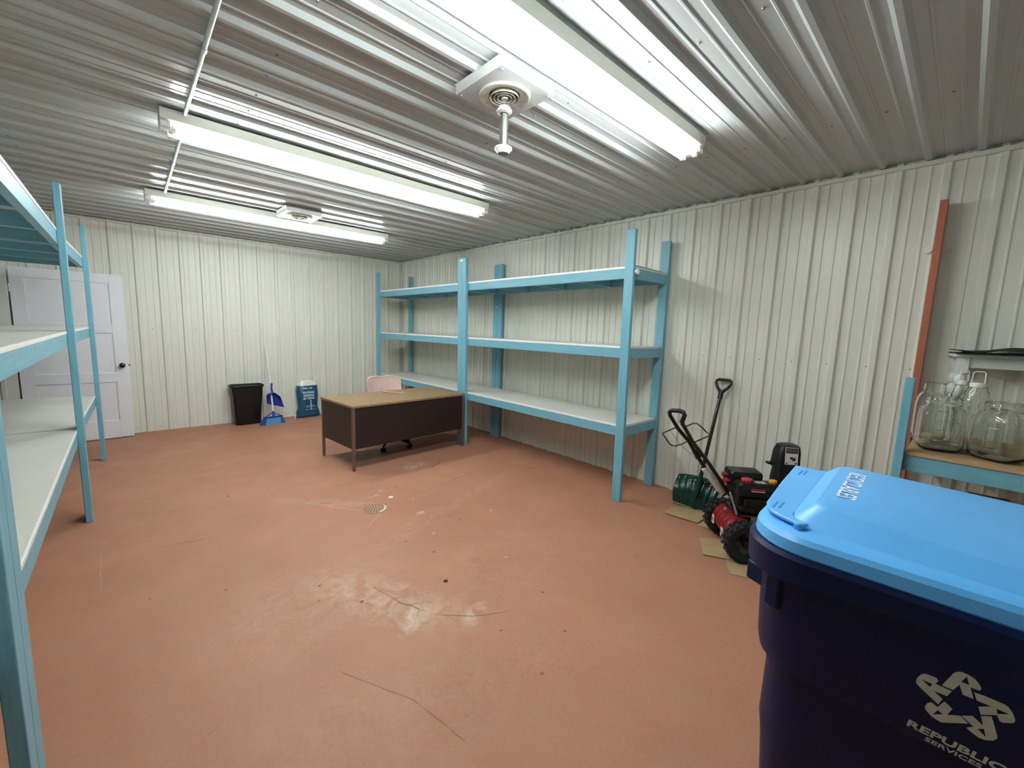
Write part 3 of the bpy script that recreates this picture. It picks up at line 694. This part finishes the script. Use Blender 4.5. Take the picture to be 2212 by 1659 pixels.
b = MB(); b.box(.04, .13, -.1275, -.1255, .488, .500); b.build('red_plate', M['redink'], tk)
for y, z in ((.075, .53), (.075, .475), (.02, .50)):
    qq = Matrix.Translation((-.052, y, z)) @ Matrix.Rotation(-PI/2, 4, 'Y'); b = MB(); b.lathe([(.010, 0), (.010, .018), (.018, .020), (.018, .036), (.010, .040)], 12, 0, qq); b.build('control_knob', M['redcap'], t, smooth=.6)
b = MB(); b.box(.06, .14, -.1185, -.1155, .255, .290); b.build('spec_label', M['olive'], t); b = MB(); b.box(.10, .15, -.1185, -.1155, .298, .312); b.build('spec_label', M['olive'], t)
b = MB(); b.cyl((.17, -.12, .31), (.205, -.13, .285), .010, n=10); b.build('spark_plug_boot', M['whitepl'], t, smooth=.7)
b = MB(); b.cyl((-.06, -.02, .43), (-.02, -.10, .27), .007, n=8); b.build('control_rod', M['grey'], t, smooth=.7)
b = MB(); b.cyl((-.09, -.02, .30), (-.075, -.02, .30), .012, n=10); b.build('bolt', M['steel'], t)
# muffler and recoil details on the engine side
b = MB(); b.box(.0, .16, -.135, -.10, .36, .425); b.build('muffler_guard', M['black'], t, bevel=.006)
# chute
b = MB()
def cr(cx, hx, hy, z, r=.025): return rrect(hx, hy, r, 4, z, cx, .01)
b.loft([cr(.30, .075, .075, .30), cr(.30, .070, .070, .44), cr(.30, .066, .068, .56), cr(.305, .062, .064, .64)]); ch = b.build('chute', M['black'], t, smooth=.6)
b = MB(); b.loft([cr(.30, .074, .074, .632, .02), cr(.302, .076, .072, .66, .03), cr(.305, .072, .068, .75, .03), cr(.31, .062, .060, .795, .03), cr(.312, .045, .045, .805, .03)]); df = b.build('chute_deflector', M['black'], t, smooth=.7)
b = MB(); b.box(.20, .235, .03, .075, .64, .655); b.build('deflector_lever', M['black'], t, bevel=.003)
qf = Matrix.Translation((.303, -.0605, .725)) @ Matrix.Rotation(-.10, 4, 'X')
b = MB(); b.box(-.042, .042, -.0052, -.0035, -.05, .07, 0, qf); lb = b.build('chute_label', M['label'], df)
b = MB(); b.box(-.038, .038, -.0062, -.0053, .030, .066, 0, qf); b.box(.005, .025, -.0062, -.0053, -.022, .0, 0, qf); b.box(-.01, .006, -.0062, -.0053, -.012, .004, 0, qf); b.box(-.036, -.026, -.0062, -.0053, -.045, -.036, 0, qf); b.box(.022, .036, -.0062, -.0053, -.045, -.036, 0, qf); b.build('label_print', M['ink'], lb)
b = MB()
for z in (.054, .046, .038): b.box(-.032, .030, -.0068, -.0063, z, z+.003, 0, qf)
b.build('label_text_lines', M['grey'], lb)
# auger housing, in front
b = MB(); b.box(.36, .44, -.28, .28, .02, .30); b.box(.44, .62, -.28, -.27, .02, .30); b.box(.44, .62, .27, .28, .02, .30); b.box(.44, .60, -.27, .27, .29, .30); b.build('auger_housing', M['redpl'], t, bevel=.003)
b = MB(); b.cyl((.52, -.27, .15), (.52, .27, .15), .015, n=10)
for s in (-1, 1):
    b.tube([(.52+.10*math.cos(a), s*(.03+.22*a/9.5), .15+.10*math.sin(a)) for a in [i*.5 for i in range(20)]], .010, 6)
b.build('auger', M['blackgloss'], t, smooth=.8)
# handle bars
LB = [(3.03, 1.482, .953), (3.06, 1.422, .851), (3.10, 1.344, .757), (3.13, 1.292, .66), (3.16, 1.237, .574), (3.20, 1.176, .488), (3.25, 1.107, .372)]
RB = [(3.02, 1.376, .906), (3.03, 1.352, .869), (3.06, 1.302, .773), (3.12, 1.195, .624), (3.17, 1.128, .509), (3.22, 1.075, .405)]
GR = [(3.03, 1.482, .953), (3.03, 1.478, .972), (3.03, 1.462, .984), (3.02, 1.396, .992), (3.02, 1.372, .986), (3.02, 1.358, .965), (3.02, 1.372, .925), (3.02, 1.376, .906)]
b = MB(); b.tube([w2(p) for p in LB], .0145, 10); b.build('handle_bar', M['blackgloss'], t, smooth=.8)
b = MB(); b.tube([w2(p) for p in RB], .0145, 10); b.build('handle_bar', M['blackgloss'], t, smooth=.8)
b = MB(); b.tube([w2(p) for p in GR], .0165, 10); b.build('handle_grip', M['black'], t, smooth=.8)
b = MB(); b.tube([w2(p) for p in ((3.123, 1.305, .69), (3.14, 1.278, .64))], .021, 10); b.build('pivot_clamp', M['black'], t)
BL = [(3.06, 1.428, .858), (3.05, 1.479, .825), (3.05, 1.536, .787), (3.06, 1.498, .74), (3.065, 1.475, .712), (3.07, 1.455, .704), (3.08, 1.435, .705), (3.09, 1.394, .726), (3.10, 1.345, .767)]
BR = [(3.03, 1.353, .879), (3.03, 1.329, .893), (3.04, 1.300, .913), (3.05, 1.278, .915), (3.05, 1.249, .901), (3.06, 1.212, .867), (3.07, 1.183, .844), (3.07, 1.239, .803), (3.07, 1.291, .768)]
for P in (BL, BR): b = MB(); b.tube([w2(p) for p in P], .0048, 8); b.build('control_bail', M['blackgloss'], t, smooth=.8)
b = MB(); b.tube([w2(p) for p in ((3.05, 1.479, .825), (3.09, 1.40, .72), (3.14, 1.29, .62))], .0016, 5); b.build('control_cable', M['blackgloss'], t)
b = MB(); b.tube([w2(p) for p in ((3.15, 1.238, .566), (3.17, 1.21, .53), (3.19, 1.185, .485), (3.215, 1.155, .44), (3.245, 1.118, .385))], [.020, .026, .023, .027, .022], 12); fw_ = b.build('foam_sleeve', M['foam'], t, smooth=1.2); fw_['label'] = 'white foam wrap'

# ------------------------------------------------------------------ recycling cart
t = thing('recycling_cart', 'large navy recycling cart with sky blue lid in the right foreground', 'recycling cart', (1.515, -.035, 0), math.radians(2.6))
def cb(hx, hy, r, z, n=7, cy=0): return rrect(hx, hy, r, n, z, 0, cy)
b = MB(); b.loft([cb(.27, .295, .09, .03), cb(.275, .30, .09, .06), cb(.300, .325, .10, .44), cb(.306, .333, .105, .50), cb(.312, .330, .105, .66), cb(.316, .334, .11, .716), cb(.338, .350, .12, .724), cb(.343, .355, .125, .75), cb(.352, .364, .125, .97), cb(.352, .364, .125, 1.0)], True, True)
b.build('body', M['navy'], t, smooth=.5)
def dip(ring, k=.034):
    out = []
    for p in ring:
        f = max(0., min(1., (p.y-.05)/.30)); out.append(Vector((p.x, p.y, p.z-k*f*f*(3-2*f))))
    return out
b = MB(); b.loft([dip(cb(.353, .365, .125, 1.004)), dip(cb(.368, .390, .138, .998)), dip(cb(.374, .395, .14, 1.002)), cb(.376, .397, .14, 1.032), cb(.370, .392, .14, 1.042), cb(.353, .38, .125, 1.043)], False, False); b.build('rim', M['navy'], t, smooth=.5)
def trap(yf, yr, hf, hr, r, z, tilt=0., n=7):
    out = []
    for p in rrect(1, (yf-yr)/2, r, n, z, 0, (yf+yr)/2):
        f = (yf-p.y)/(yf-yr); w_ = hf+(hr-hf)*f; e = math.copysign(1, p.x)*(w_-(1-abs(p.x)))
        out.append(Vector((e, p.y, z-tilt*(yf-p.y))))
    return out
TL = .052
b = MB(); b.loft([cb(.364, .383, .135, 1.041), cb(.366, .385, .135, 1.046), cb(.363, .383, .135, 1.072), cb(.355, .374, .135, 1.083), cb(.338, .357, .13, 1.0885),
                 trap(.318, -.345, .290, .338, .05, 1.0895), trap(.268, -.335, .243, .305, .035, 1.1345, TL), trap(.262, -.33, .237, .298, .035, 1.1375, TL), trap(.245, -.31, .215, .285, .04, 1.139, TL), trap(.15, -.2, .10, .15, .04, 1.1405, TL)], True, True)
lid = b.build('lid', M['lid'], t, smooth=.33)
# front lip of the lid, wrapping round the near corner
b = MB(); lip = [(.238, .300), (.245, .392), (.0, .384), (-.215, .372), (-.255, .361), (-.280, .345), (-.298, .32), (-.320, .272), (-.297, .260), (-.280, .29), (-.262, .30)]
b.prism(lip, 1.0945, 1.104); b.build('lift_lip', M['lid'], t, bevel=.004)
b = MB(); b.prism([(-.324, .276), (-.299, .264), (-.295, .276), (-.320, .290)], 1.072, 1.1045); b.build('lip_stop', M['lid'], t, bevel=.004)
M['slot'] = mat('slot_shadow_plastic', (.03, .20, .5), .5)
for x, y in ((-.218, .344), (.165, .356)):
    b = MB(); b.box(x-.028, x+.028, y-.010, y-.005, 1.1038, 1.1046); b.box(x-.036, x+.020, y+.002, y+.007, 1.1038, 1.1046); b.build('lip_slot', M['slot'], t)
# front latch bracket and side ribs under the rim
b = MB(); b.prism([(-.262, .352), (-.20, .352), (-.20, .392), (-.240, .397)], .878, .93); b.prism([(.20, .352), (.262, .352), (.240, .397), (.20, .392)], .878, .93); b.box(-.21, .21, .362, .388, .91, .93); b.build('lift_bracket', M['navy'], t, bevel=.005)
for s_ in (-1, 1):
    b = MB(); b.prism([(s_*.336, .292), (s_*.345, .300), (s_*.331, .330), (s_*.316, .322)], .878, 1.0); b.build('side_rib', M['navy'], t, bevel=.003)
b = MB(); b.cyl((-.25, -.43, 1.03), (.25, -.43, 1.03), .016, n=10); b.box(-.26, -.23, -.45, -.375, 1.0, 1.05); b.box(.23, .26, -.45, -.375, 1.0, 1.05); b.build('push_handle', M['navy'], t, smooth=.5)
for s_ in (-1, 1):
    qq = Matrix.Translation((s_*.29, -.30, .13)) @ Matrix.Rotation(PI/2, 4, 'Y'); b = MB(); b.lathe([(.04, -.03), (.12, -.03), (.13, -.02), (.13, .02), (.12, .03), (.04, .03)], 28, 0, qq); b.build('wheel', M['blackmatte'], t, smooth=.6)
# lid lettering and side logo
mt = Matrix.Translation((.006, .232, 1.1422)) @ Matrix.Rotation(math.atan(TL), 4, 'X') @ Matrix.Rotation(PI, 4, 'Z')
text_mesh('RECYCLABLES', .058, 'lid_lettering', M['lidprint'], lid, mt, .0004, .0004, .285)
LOGO = [([(-0.0463, 0.8674), (-0.0587, 0.9032), (-0.0629, 0.9093), (-0.0693, 0.9126), (-0.0781, 0.9119), (-0.0869, 0.9088), (-0.0929, 0.9022), (-0.0964, 0.8948), (-0.0948, 0.8896), (-0.0829, 0.8884), (-0.0895, 0.8677), (-0.0752, 0.8668), (-0.0686, 0.8844), (-0.0619, 0.8678)], [(-0.0699, 0.8916), (-0.0759, 0.9077), (-0.0809, 0.8917)]), ([(-0.0105, 0.8543), (-0.0122, 0.863), (-0.017, 0.8729), (-0.0219, 0.8767), (-0.0374, 0.8781), (-0.0406, 0.8738), (-0.0374, 0.8643), (-0.0605, 0.864), (-0.0555, 0.8491), (-0.0367, 0.8483), (-0.0507, 0.8382), (-0.046, 0.8233), (-0.0161, 0.8433), (-0.0112, 0.8481)], [(-0.0164, 0.8614), (-0.0336, 0.8616), (-0.031, 0.8523)]), ([(-0.0287, 0.8035), (-0.0312, 0.8137), (-0.0353, 0.8196), (-0.0384, 0.82), (-0.0461, 0.816), (-0.0536, 0.8351), (-0.0658, 0.827), (-0.0602, 0.8092), (-0.0773, 0.8199), (-0.0889, 0.8116), (-0.0551, 0.7877), (-0.0478, 0.7885), (-0.0391, 0.7915), (-0.0309, 0.7985)], [(-0.0407, 0.7953), (-0.0473, 0.8106), (-0.055, 0.8057)]), ([(-0.0791, 0.8213), (-0.0924, 0.8309), (-0.1074, 0.8209), (-0.1027, 0.8387), (-0.1154, 0.8475), (-0.1269, 0.812), (-0.1266, 0.8071), (-0.1229, 0.8005), (-0.1136, 0.7939), (-0.1045, 0.7926), (-0.0954, 0.797), (-0.0878, 0.8011), (-0.0967, 0.8099)], [(-0.1013, 0.8094), (-0.1091, 0.8158), (-0.1138, 0.7999)]), ([(-0.0883, 0.8811), (-0.103, 0.8827), (-0.1264, 0.8826), (-0.1319, 0.8808), (-0.138, 0.8728), (-0.1423, 0.8626), (-0.1425, 0.8568), (-0.1396, 0.8522), (-0.1291, 0.8453), (-0.1255, 0.8455), (-0.1208, 0.8551), (-0.1019, 0.8418), (-0.0972, 0.8554), (-0.113, 0.8679), (-0.0937, 0.8672)], [(-0.1186, 0.8676), (-0.1356, 0.8679), (-0.1214, 0.8576)])]
def side_x(z): return -(.343+.009*(z-.75)/.22)      # near side wall of the body at height z (local)
c = bpy.data.curves.new('lg', 'CURVE'); c.dimensions = '2D'; c.fill_mode = 'BOTH'; c.extrude = .0007
for o_, h_ in LOGO:
    for P in (o_, h_):
        s = c.splines.new('POLY'); s.points.add(len(P)-1); s.use_cyclic_u = True
        for q_, (y, z) in zip(s.points, P): q_.co = (-(y+.0765), z-.85, 0, 1)
to = bpy.data.objects.new('lg', c); COL.objects.link(to)
me = bpy.data.meshes.new_from_object(to.evaluated_get(bpy.context.evaluated_depsgraph_get())); bpy.data.objects.remove(to)
tilt = math.atan2(.009, .22)
def side_m(y, z):    # text plane on the near side: text right = -y, up = z, facing -x
    m = Matrix(((0, 0, -1, 0), (-1, 0, 0, 0), (0, 1, 0, 0), (0, 0, 0, 1)))
    return Matrix.Translation((side_x(z)-.0006, y, z)) @ m @ Matrix.Rotation(tilt, 4, 'X')
me.transform(side_m(-.024, .853)); me.materials.append(M['logo'])
lo = bpy.data.objects.new('logo_emblem', me); COL.objects.link(lo); lo.parent = t
text_mesh('REPUBLIC', .0215, 'logo_lettering', M['logo'], t, side_m(-.024, .7475), .0006, .0006, .138, .12)
text_mesh('SERVICES', .0128, 'logo_lettering', M['logo'], t, side_m(-.024, .7335), .0006, .0002, .080, .12)

# ------------------------------------------------------------------ work bench on the right with its contents
BX, BZ = 3.16, .955
t = thing('work_bench', 'blue painted wooden bench with plywood top and tall red rear post by the right wall', 'bench', (BX, .17, 0))
b = MB(); b.box(-.04, .049, .0, .040, 0, 1.362); b.build('front_post', M['bluev'], t, bevel=.003)
b = MB(); b.box(.70, .79, .016, .054, 0, 2.455); r_ = b.build('rear_post', M['red'], t, bevel=.003); r_['label'] = 'tall red-brown rear post'
b = MB(); b.box(0, .038, -1.45, -.001, BZ-.109, BZ-.020); fr = b.build('front_rail', M['blueh'], t, bevel=.003)
b = MB()
for z in (BZ-.04, BZ-.066): b.cyl((-.006, -.018, z), (0, -.018, z), .007, n=8)
b.build('bolt', M['bluev'], fr)
b = MB(); b.box(.66, .698, -1.45, -.001, BZ-.11, BZ-.020); b.build('back_rail', M['blueh'], t, bevel=.003)
b = MB(); b.box(.05, .66, -.04, -.002, BZ-.11, BZ-.020); b.build('end_rail', M['bluex'], t, bevel=.003)
b = MB(); b.box(-.006, .80, -1.45, -.004, BZ-.0195, BZ); b.build('bench_top', M['ply'], t, bevel=.0015)
b = MB(); b.box(.05, .69, -1.45, .0, .60, .618); b.build('lower_shelf', M['ply'], t)
b = MB(); b.box(-.04, .049, -1.49, -1.451, 0, 1.362); b.build('front_post', M['bluev'], t, bevel=.003)
# glass jars
def sq(hw, z, e, ph=0, n=40):
    ring = []
    for i in range(n):
        a = 2*PI*i/n; c, s = math.cos(a), math.sin(a)
        r = hw/((abs(c)**e+abs(s)**e)**(1/e)); ring.append(Vector((r*c, r*s, z)))
    return ring
def make_jar(label, loc, rotz):
    t = thing('glass_jar', label, 'jar', loc, rotz, 'large clear glass jars on the bench')
    b = MB()
    outer = ((.060, 0, 3.2), (.078, .004, 3.6), (.089, .016, 4.2), (.0945, .04, 4.6), (.0955, .12, 4.8), (.0945, .195, 4.6), (.091, .222, 4.0), (.083, .243, 3.), (.074, .252, 2.2), (.0715, .256, 2), (.0715, .262, 2), (.0745, .266, 2), (.0745, .270, 2), (.0715, .274, 2), (.0715, .280, 2), (.0740, .284, 2), (.0740, .288, 2), (.071, .293, 2), (.071, .300, 2), (.069, .302, 2))
    inner = ((.066, .301, 2), (.066, .256, 2), (.069, .249, 2.2), (.079, .238, 3), (.087, .219, 4), (.0905, .194, 4.6), (.0915, .12, 4.8), (.0905, .042, 4.6), (.085, .022, 4.2), (.073, .012, 3.6), (.05, .010, 3))
    b.loft([sq(h, z, e) for h, z, e in outer+inner], True, True); b.build('jar_body', M['glass'], t, smooth=.9)
    b = MB(); b.tube([(x, -.0965, z) for x, z in ((-.05, .07), (.05, .07), (.057, .08), (.057, .165), (.05, .175), (-.05, .175), (-.057, .165), (-.057, .08))], .0022, 6, closed=True); b.build('embossed_panel', M['glass'], t, smooth=.9)
    return t
jr = make_jar('clear glass jar at the left front of the bench, beside the blue post', (3.375, .052, BZ+.0005), -1.35)
dup(jr, (3.345, -.170, BZ+.0005), -2.12, 'clear glass jar at the right front of the bench, in front of the white table')
j3 = dup(jr, (3.595, .105, BZ+.0005), -.7, 'clear glass jar at the rear left of the bench, behind the left front jar'); j3.scale = (.66, .66, 1.20)
t = thing('spigot', 'small white plastic spigot lying in the right front glass jar', 'spigot', (3.318, -.125, BZ+.0275), -.9)
b = MB(); b.lathe([(.013, 0), (.013, .018), (.009, .02), (.009, .03), (.004, .045)], 14, 0, Matrix.Translation((-.02, 0, 0)) @ Matrix.Rotation(PI/2, 4, 'Y')); b.build('spout', M['whitepl'], t, smooth=.6)
# quilted dispensers with white lids
def make_disp(label, loc, rotz):
    t = thing('glass_canister', label, 'canister', loc, rotz, 'quilted glass canisters with white lids')
    b = MB(); rows = []; n = 36
    for j in range(27):
        f = j/26; z = .004+f*.355
        r = .060 if z < .24 else .060-.026*((z-.24)/.119)**1.3
        ring = []
        for i in range(n):
            a = 2*PI*i/n; bump = .0055*abs(math.sin(6*a+j*.6))*abs(math.sin(6*a-j*.6)) if z > .03 else 0
            ring.append(Vector(((r+bump)*math.cos(a), (r+bump)*math.sin(a), z)))
        rows.append(ring)
    inn = [[Vector((x.x*.95, x.y*.95, max(.010, x.z))) for x in r] for r in reversed(rows)]
    b.loft(rows+inn, True, True); b.build('quilted_body', M['glass'], t, smooth=1.)
    b = MB(); b.lathe([(.030, .356), (.0355, .358), (.036, .378), (.033, .384), (.001, .385)], 28, cap1=False); b.build('lid', M['whitepl'], t, smooth=.7)
    b = MB(); b.tube([(-.012, .026, .384), (-.010, .024, .44), (-.004, .016, .447), (-.004, -.016, .447), (-.010, -.024, .44), (-.012, -.026, .384)], .0028, 8); b.build('handle', M['whitepl'], t, smooth=.8)
    return t
d1 = make_disp('quilted glass canister with white lid, left of the two behind the jars', (3.685, -.006, BZ+.0005), .3)
d1.scale = (.74, .74, 1)
dd = dup(d1, (3.555, -.068, BZ+.0005), -.2, 'quilted glass canister with white lid, right of the two behind the jars'); dd.scale = (1, 1, 1)
# white turned-leg table standing on the bench
t = thing('side_table', 'small white side table with turned legs standing on the bench', 'side table', (3.765, .006, BZ+.0005), math.radians(9))
TZ = .542
b = MB(); b.box(-.025, .235, -.56, .045, TZ-.022, TZ); b.build('table_top', M['whitepaint'], t, bevel=.005)
b = MB(); b.box(.002, .022, -.50, -.026, TZ-.085, TZ-.0225); b.box(.19, .21, -.50, -.026, TZ-.085, TZ-.0225); b.box(.05, .16, -.01, .01, TZ-.085, TZ-.0225); b.box(.05, .16, -.535, -.515, TZ-.085, TZ-.0225); b.build('apron', M['whitepaint'], t, bevel=.003)
for x in (.012, .198):
    for y in (0, -.525):
        b = MB(); b.box(x-.024, x+.024, y-.024, y+.024, TZ-.115, TZ-.0225)
        b.lathe([(.010, 0), (.014, .01), (.012, .03), (.018, .10), (.020, .20), (.014, .27), (.013, .275), (.022, .285), (.028, .305), (.028, .32), (.020, .340), (.014, .346), (.022, .356), (.0285, .376), (.0285, .392), (.022, .41), (.016, .415), (.024, .420), (.024, .428)], 20, 0, Matrix.Translation((x, y, 0))); b.build('leg', M['whitepaint'], t, smooth=.6)
t = thing('cloth_bundle', 'folded black cloth bag lying on the small white side table', 'cloth', (3.86, -.22, BZ+TZ+.0012), math.radians(9))
b = MB()
def cgrid(z0, amp, th, ph, ext=0):
    nx, ny = 14, 28; top = []; bot = []
    for j in range(ny+1):
        for i in range(nx+1):
            u = i/nx; v = j/ny; x = -.145+.27*u; y = .285-.60*v
            h = z0+amp*math.exp(-((v-.45)/.22)**2)*(.6+.4*math.sin(u*3))+.004*math.sin(v*23+ph+u*5)*(v > .05)
            if v < .12: h += ext*(.12-v)*1.2
            top.append(Vector((x, y, max(.001, h)+th))); bot.append(Vector((x, y, max(.0, h))))
    N_ = (nx+1)*(ny+1); fs = []
    for j in range(ny):
        for i in range(nx):
            a = j*(nx+1)+i; fs.append((a, a+1, a+nx+2, a+nx+1)); fs.append((N_+a, N_+a+nx+1, N_+a+nx+2, N_+a+1))
    edge = [i for i in range(nx+1)]+[j*(nx+1)+nx for j in range(1, ny+1)]+[ny*(nx+1)+i for i in range(nx-1, -1, -1)]+[j*(nx+1) for j in range(ny-1, 0, -1)]
    for a, c_ in zip(edge, edge[1:]+edge[:1]): fs.append((a, N_+a, N_+c_, c_))
    return top+bot, fs
b.add(*cgrid(.0, .003, .004, 0, .0)); b.build('lower_fold', M['cloth'], t, smooth=1.2)
b = MB(); b.add(*cgrid(.0075, .030, .004, 1.3, .08)); b.build('upper_fold', M['cloth'], t, smooth=1.2)
# things on the lower shelf of the bench
t = thing('caulk_tube', 'grey caulking tube with white nozzle end on the lower bench shelf', 'caulking tube', (3.50, -.155, .6945), math.radians(3))
b = MB(); b.cyl((0, -.10, 0), (0, .055, 0), .025, n=20); b.build('cartridge', M['grey'], t, smooth=.6)
b = MB(); b.lathe([(.026, 0), (.026, .010), (.020, .014), (.014, .022), (.010, .035)], 18, 0, Matrix.Translation((0, .055, 0)) @ Matrix.Rotation(-PI/2, 4, 'X')); b.build('nozzle', M['whitepl'], t, smooth=.6)
t = thing('storage_box', 'dark open box on the lower bench shelf under the caulking tube', 'box', (3.52, -.21, .6185))
b = MB(); b.box(-.14, .16, -.28, .20, 0, .05); b.build('box_body', M['cloth'], t, bevel=.004)
t = thing('plastic_ring_handle', 'white plastic ring handle on the lower bench shelf at the picture edge', 'handle', (3.40, -.265, .694))
b = MB(); b.tube([(0, .048*math.cos(a), .012+.0*math.sin(a)) if False else (.035*math.sin(a), .055*math.cos(a), .012) for a in [2*PI*i/20 for i in range(20)]], .011, 8, closed=True); b.build('ring', M['whitepl'], t, smooth=.9)
b = MB(); b.cyl((.03, -.01, .012), (.03, -.01, .045), .010, n=10); b.build('stem', M['whitepl'], t, smooth=.7)
# white peg on the wall beside the red post
t = thing('wall_peg', 'white round peg on the right wall beside the tall red post', 'peg', (XR, .252, 2.165))
b = MB(); b.cyl((0, 0, 0), (-.05, 0, 0), .017, n=16); b.cyl((-.05, 0, 0), (-.058, 0, 0), .022, n=16); b.build('peg_body', M['whitepl'], t, smooth=.6)

# ------------------------------------------------------------------ camera, world, view
cam = bpy.data.cameras.new('camera'); co = bpy.data.objects.new('camera', cam); COL.objects.link(co)
yaw, pitch, roll = (math.radians(a) for a in (42.949, -7.368, 1.925))
fwd = Vector((math.sin(yaw)*math.cos(pitch), math.cos(yaw)*math.cos(pitch), math.sin(pitch)))
rt = Vector((math.cos(yaw), -math.sin(yaw), 0)); up = rt.cross(fwd)
r2 = rt*math.cos(roll)+up*math.sin(roll); u2 = -rt*math.sin(roll)+up*math.cos(roll)
co.matrix_world = Matrix(((r2.x, u2.x, -fwd.x, 0), (r2.y, u2.y, -fwd.y, 0), (r2.z, u2.z, -fwd.z, 1.55), (0, 0, 0, 1)))
cam.sensor_width = 36; cam.sensor_fit = 'HORIZONTAL'; cam.lens = 905.65/2212*36; cam.clip_start = .02
SC.camera = co
w = bpy.data.worlds.new('world'); SC.world = w; w.use_nodes = True
w.node_tree.nodes['Background'].inputs[0].default_value = (.5, .52, .5, 1); w.node_tree.nodes['Background'].inputs[1].default_value = .05
vs = SC.view_settings; vs.view_transform = 'Standard'; vs.look = 'None'; vs.gamma = 1; vs.use_curve_mapping = False; vs.exposure = 1.12
SC.cycles.max_bounces = 14; SC.cycles.diffuse_bounces = 6; SC.cycles.glossy_bounces = 6; SC.cycles.transmission_bounces = 12
SC.cycles.caustics_refractive = False; SC.cycles.caustics_reflective = False; SC.cycles.sample_clamp_indirect = 6
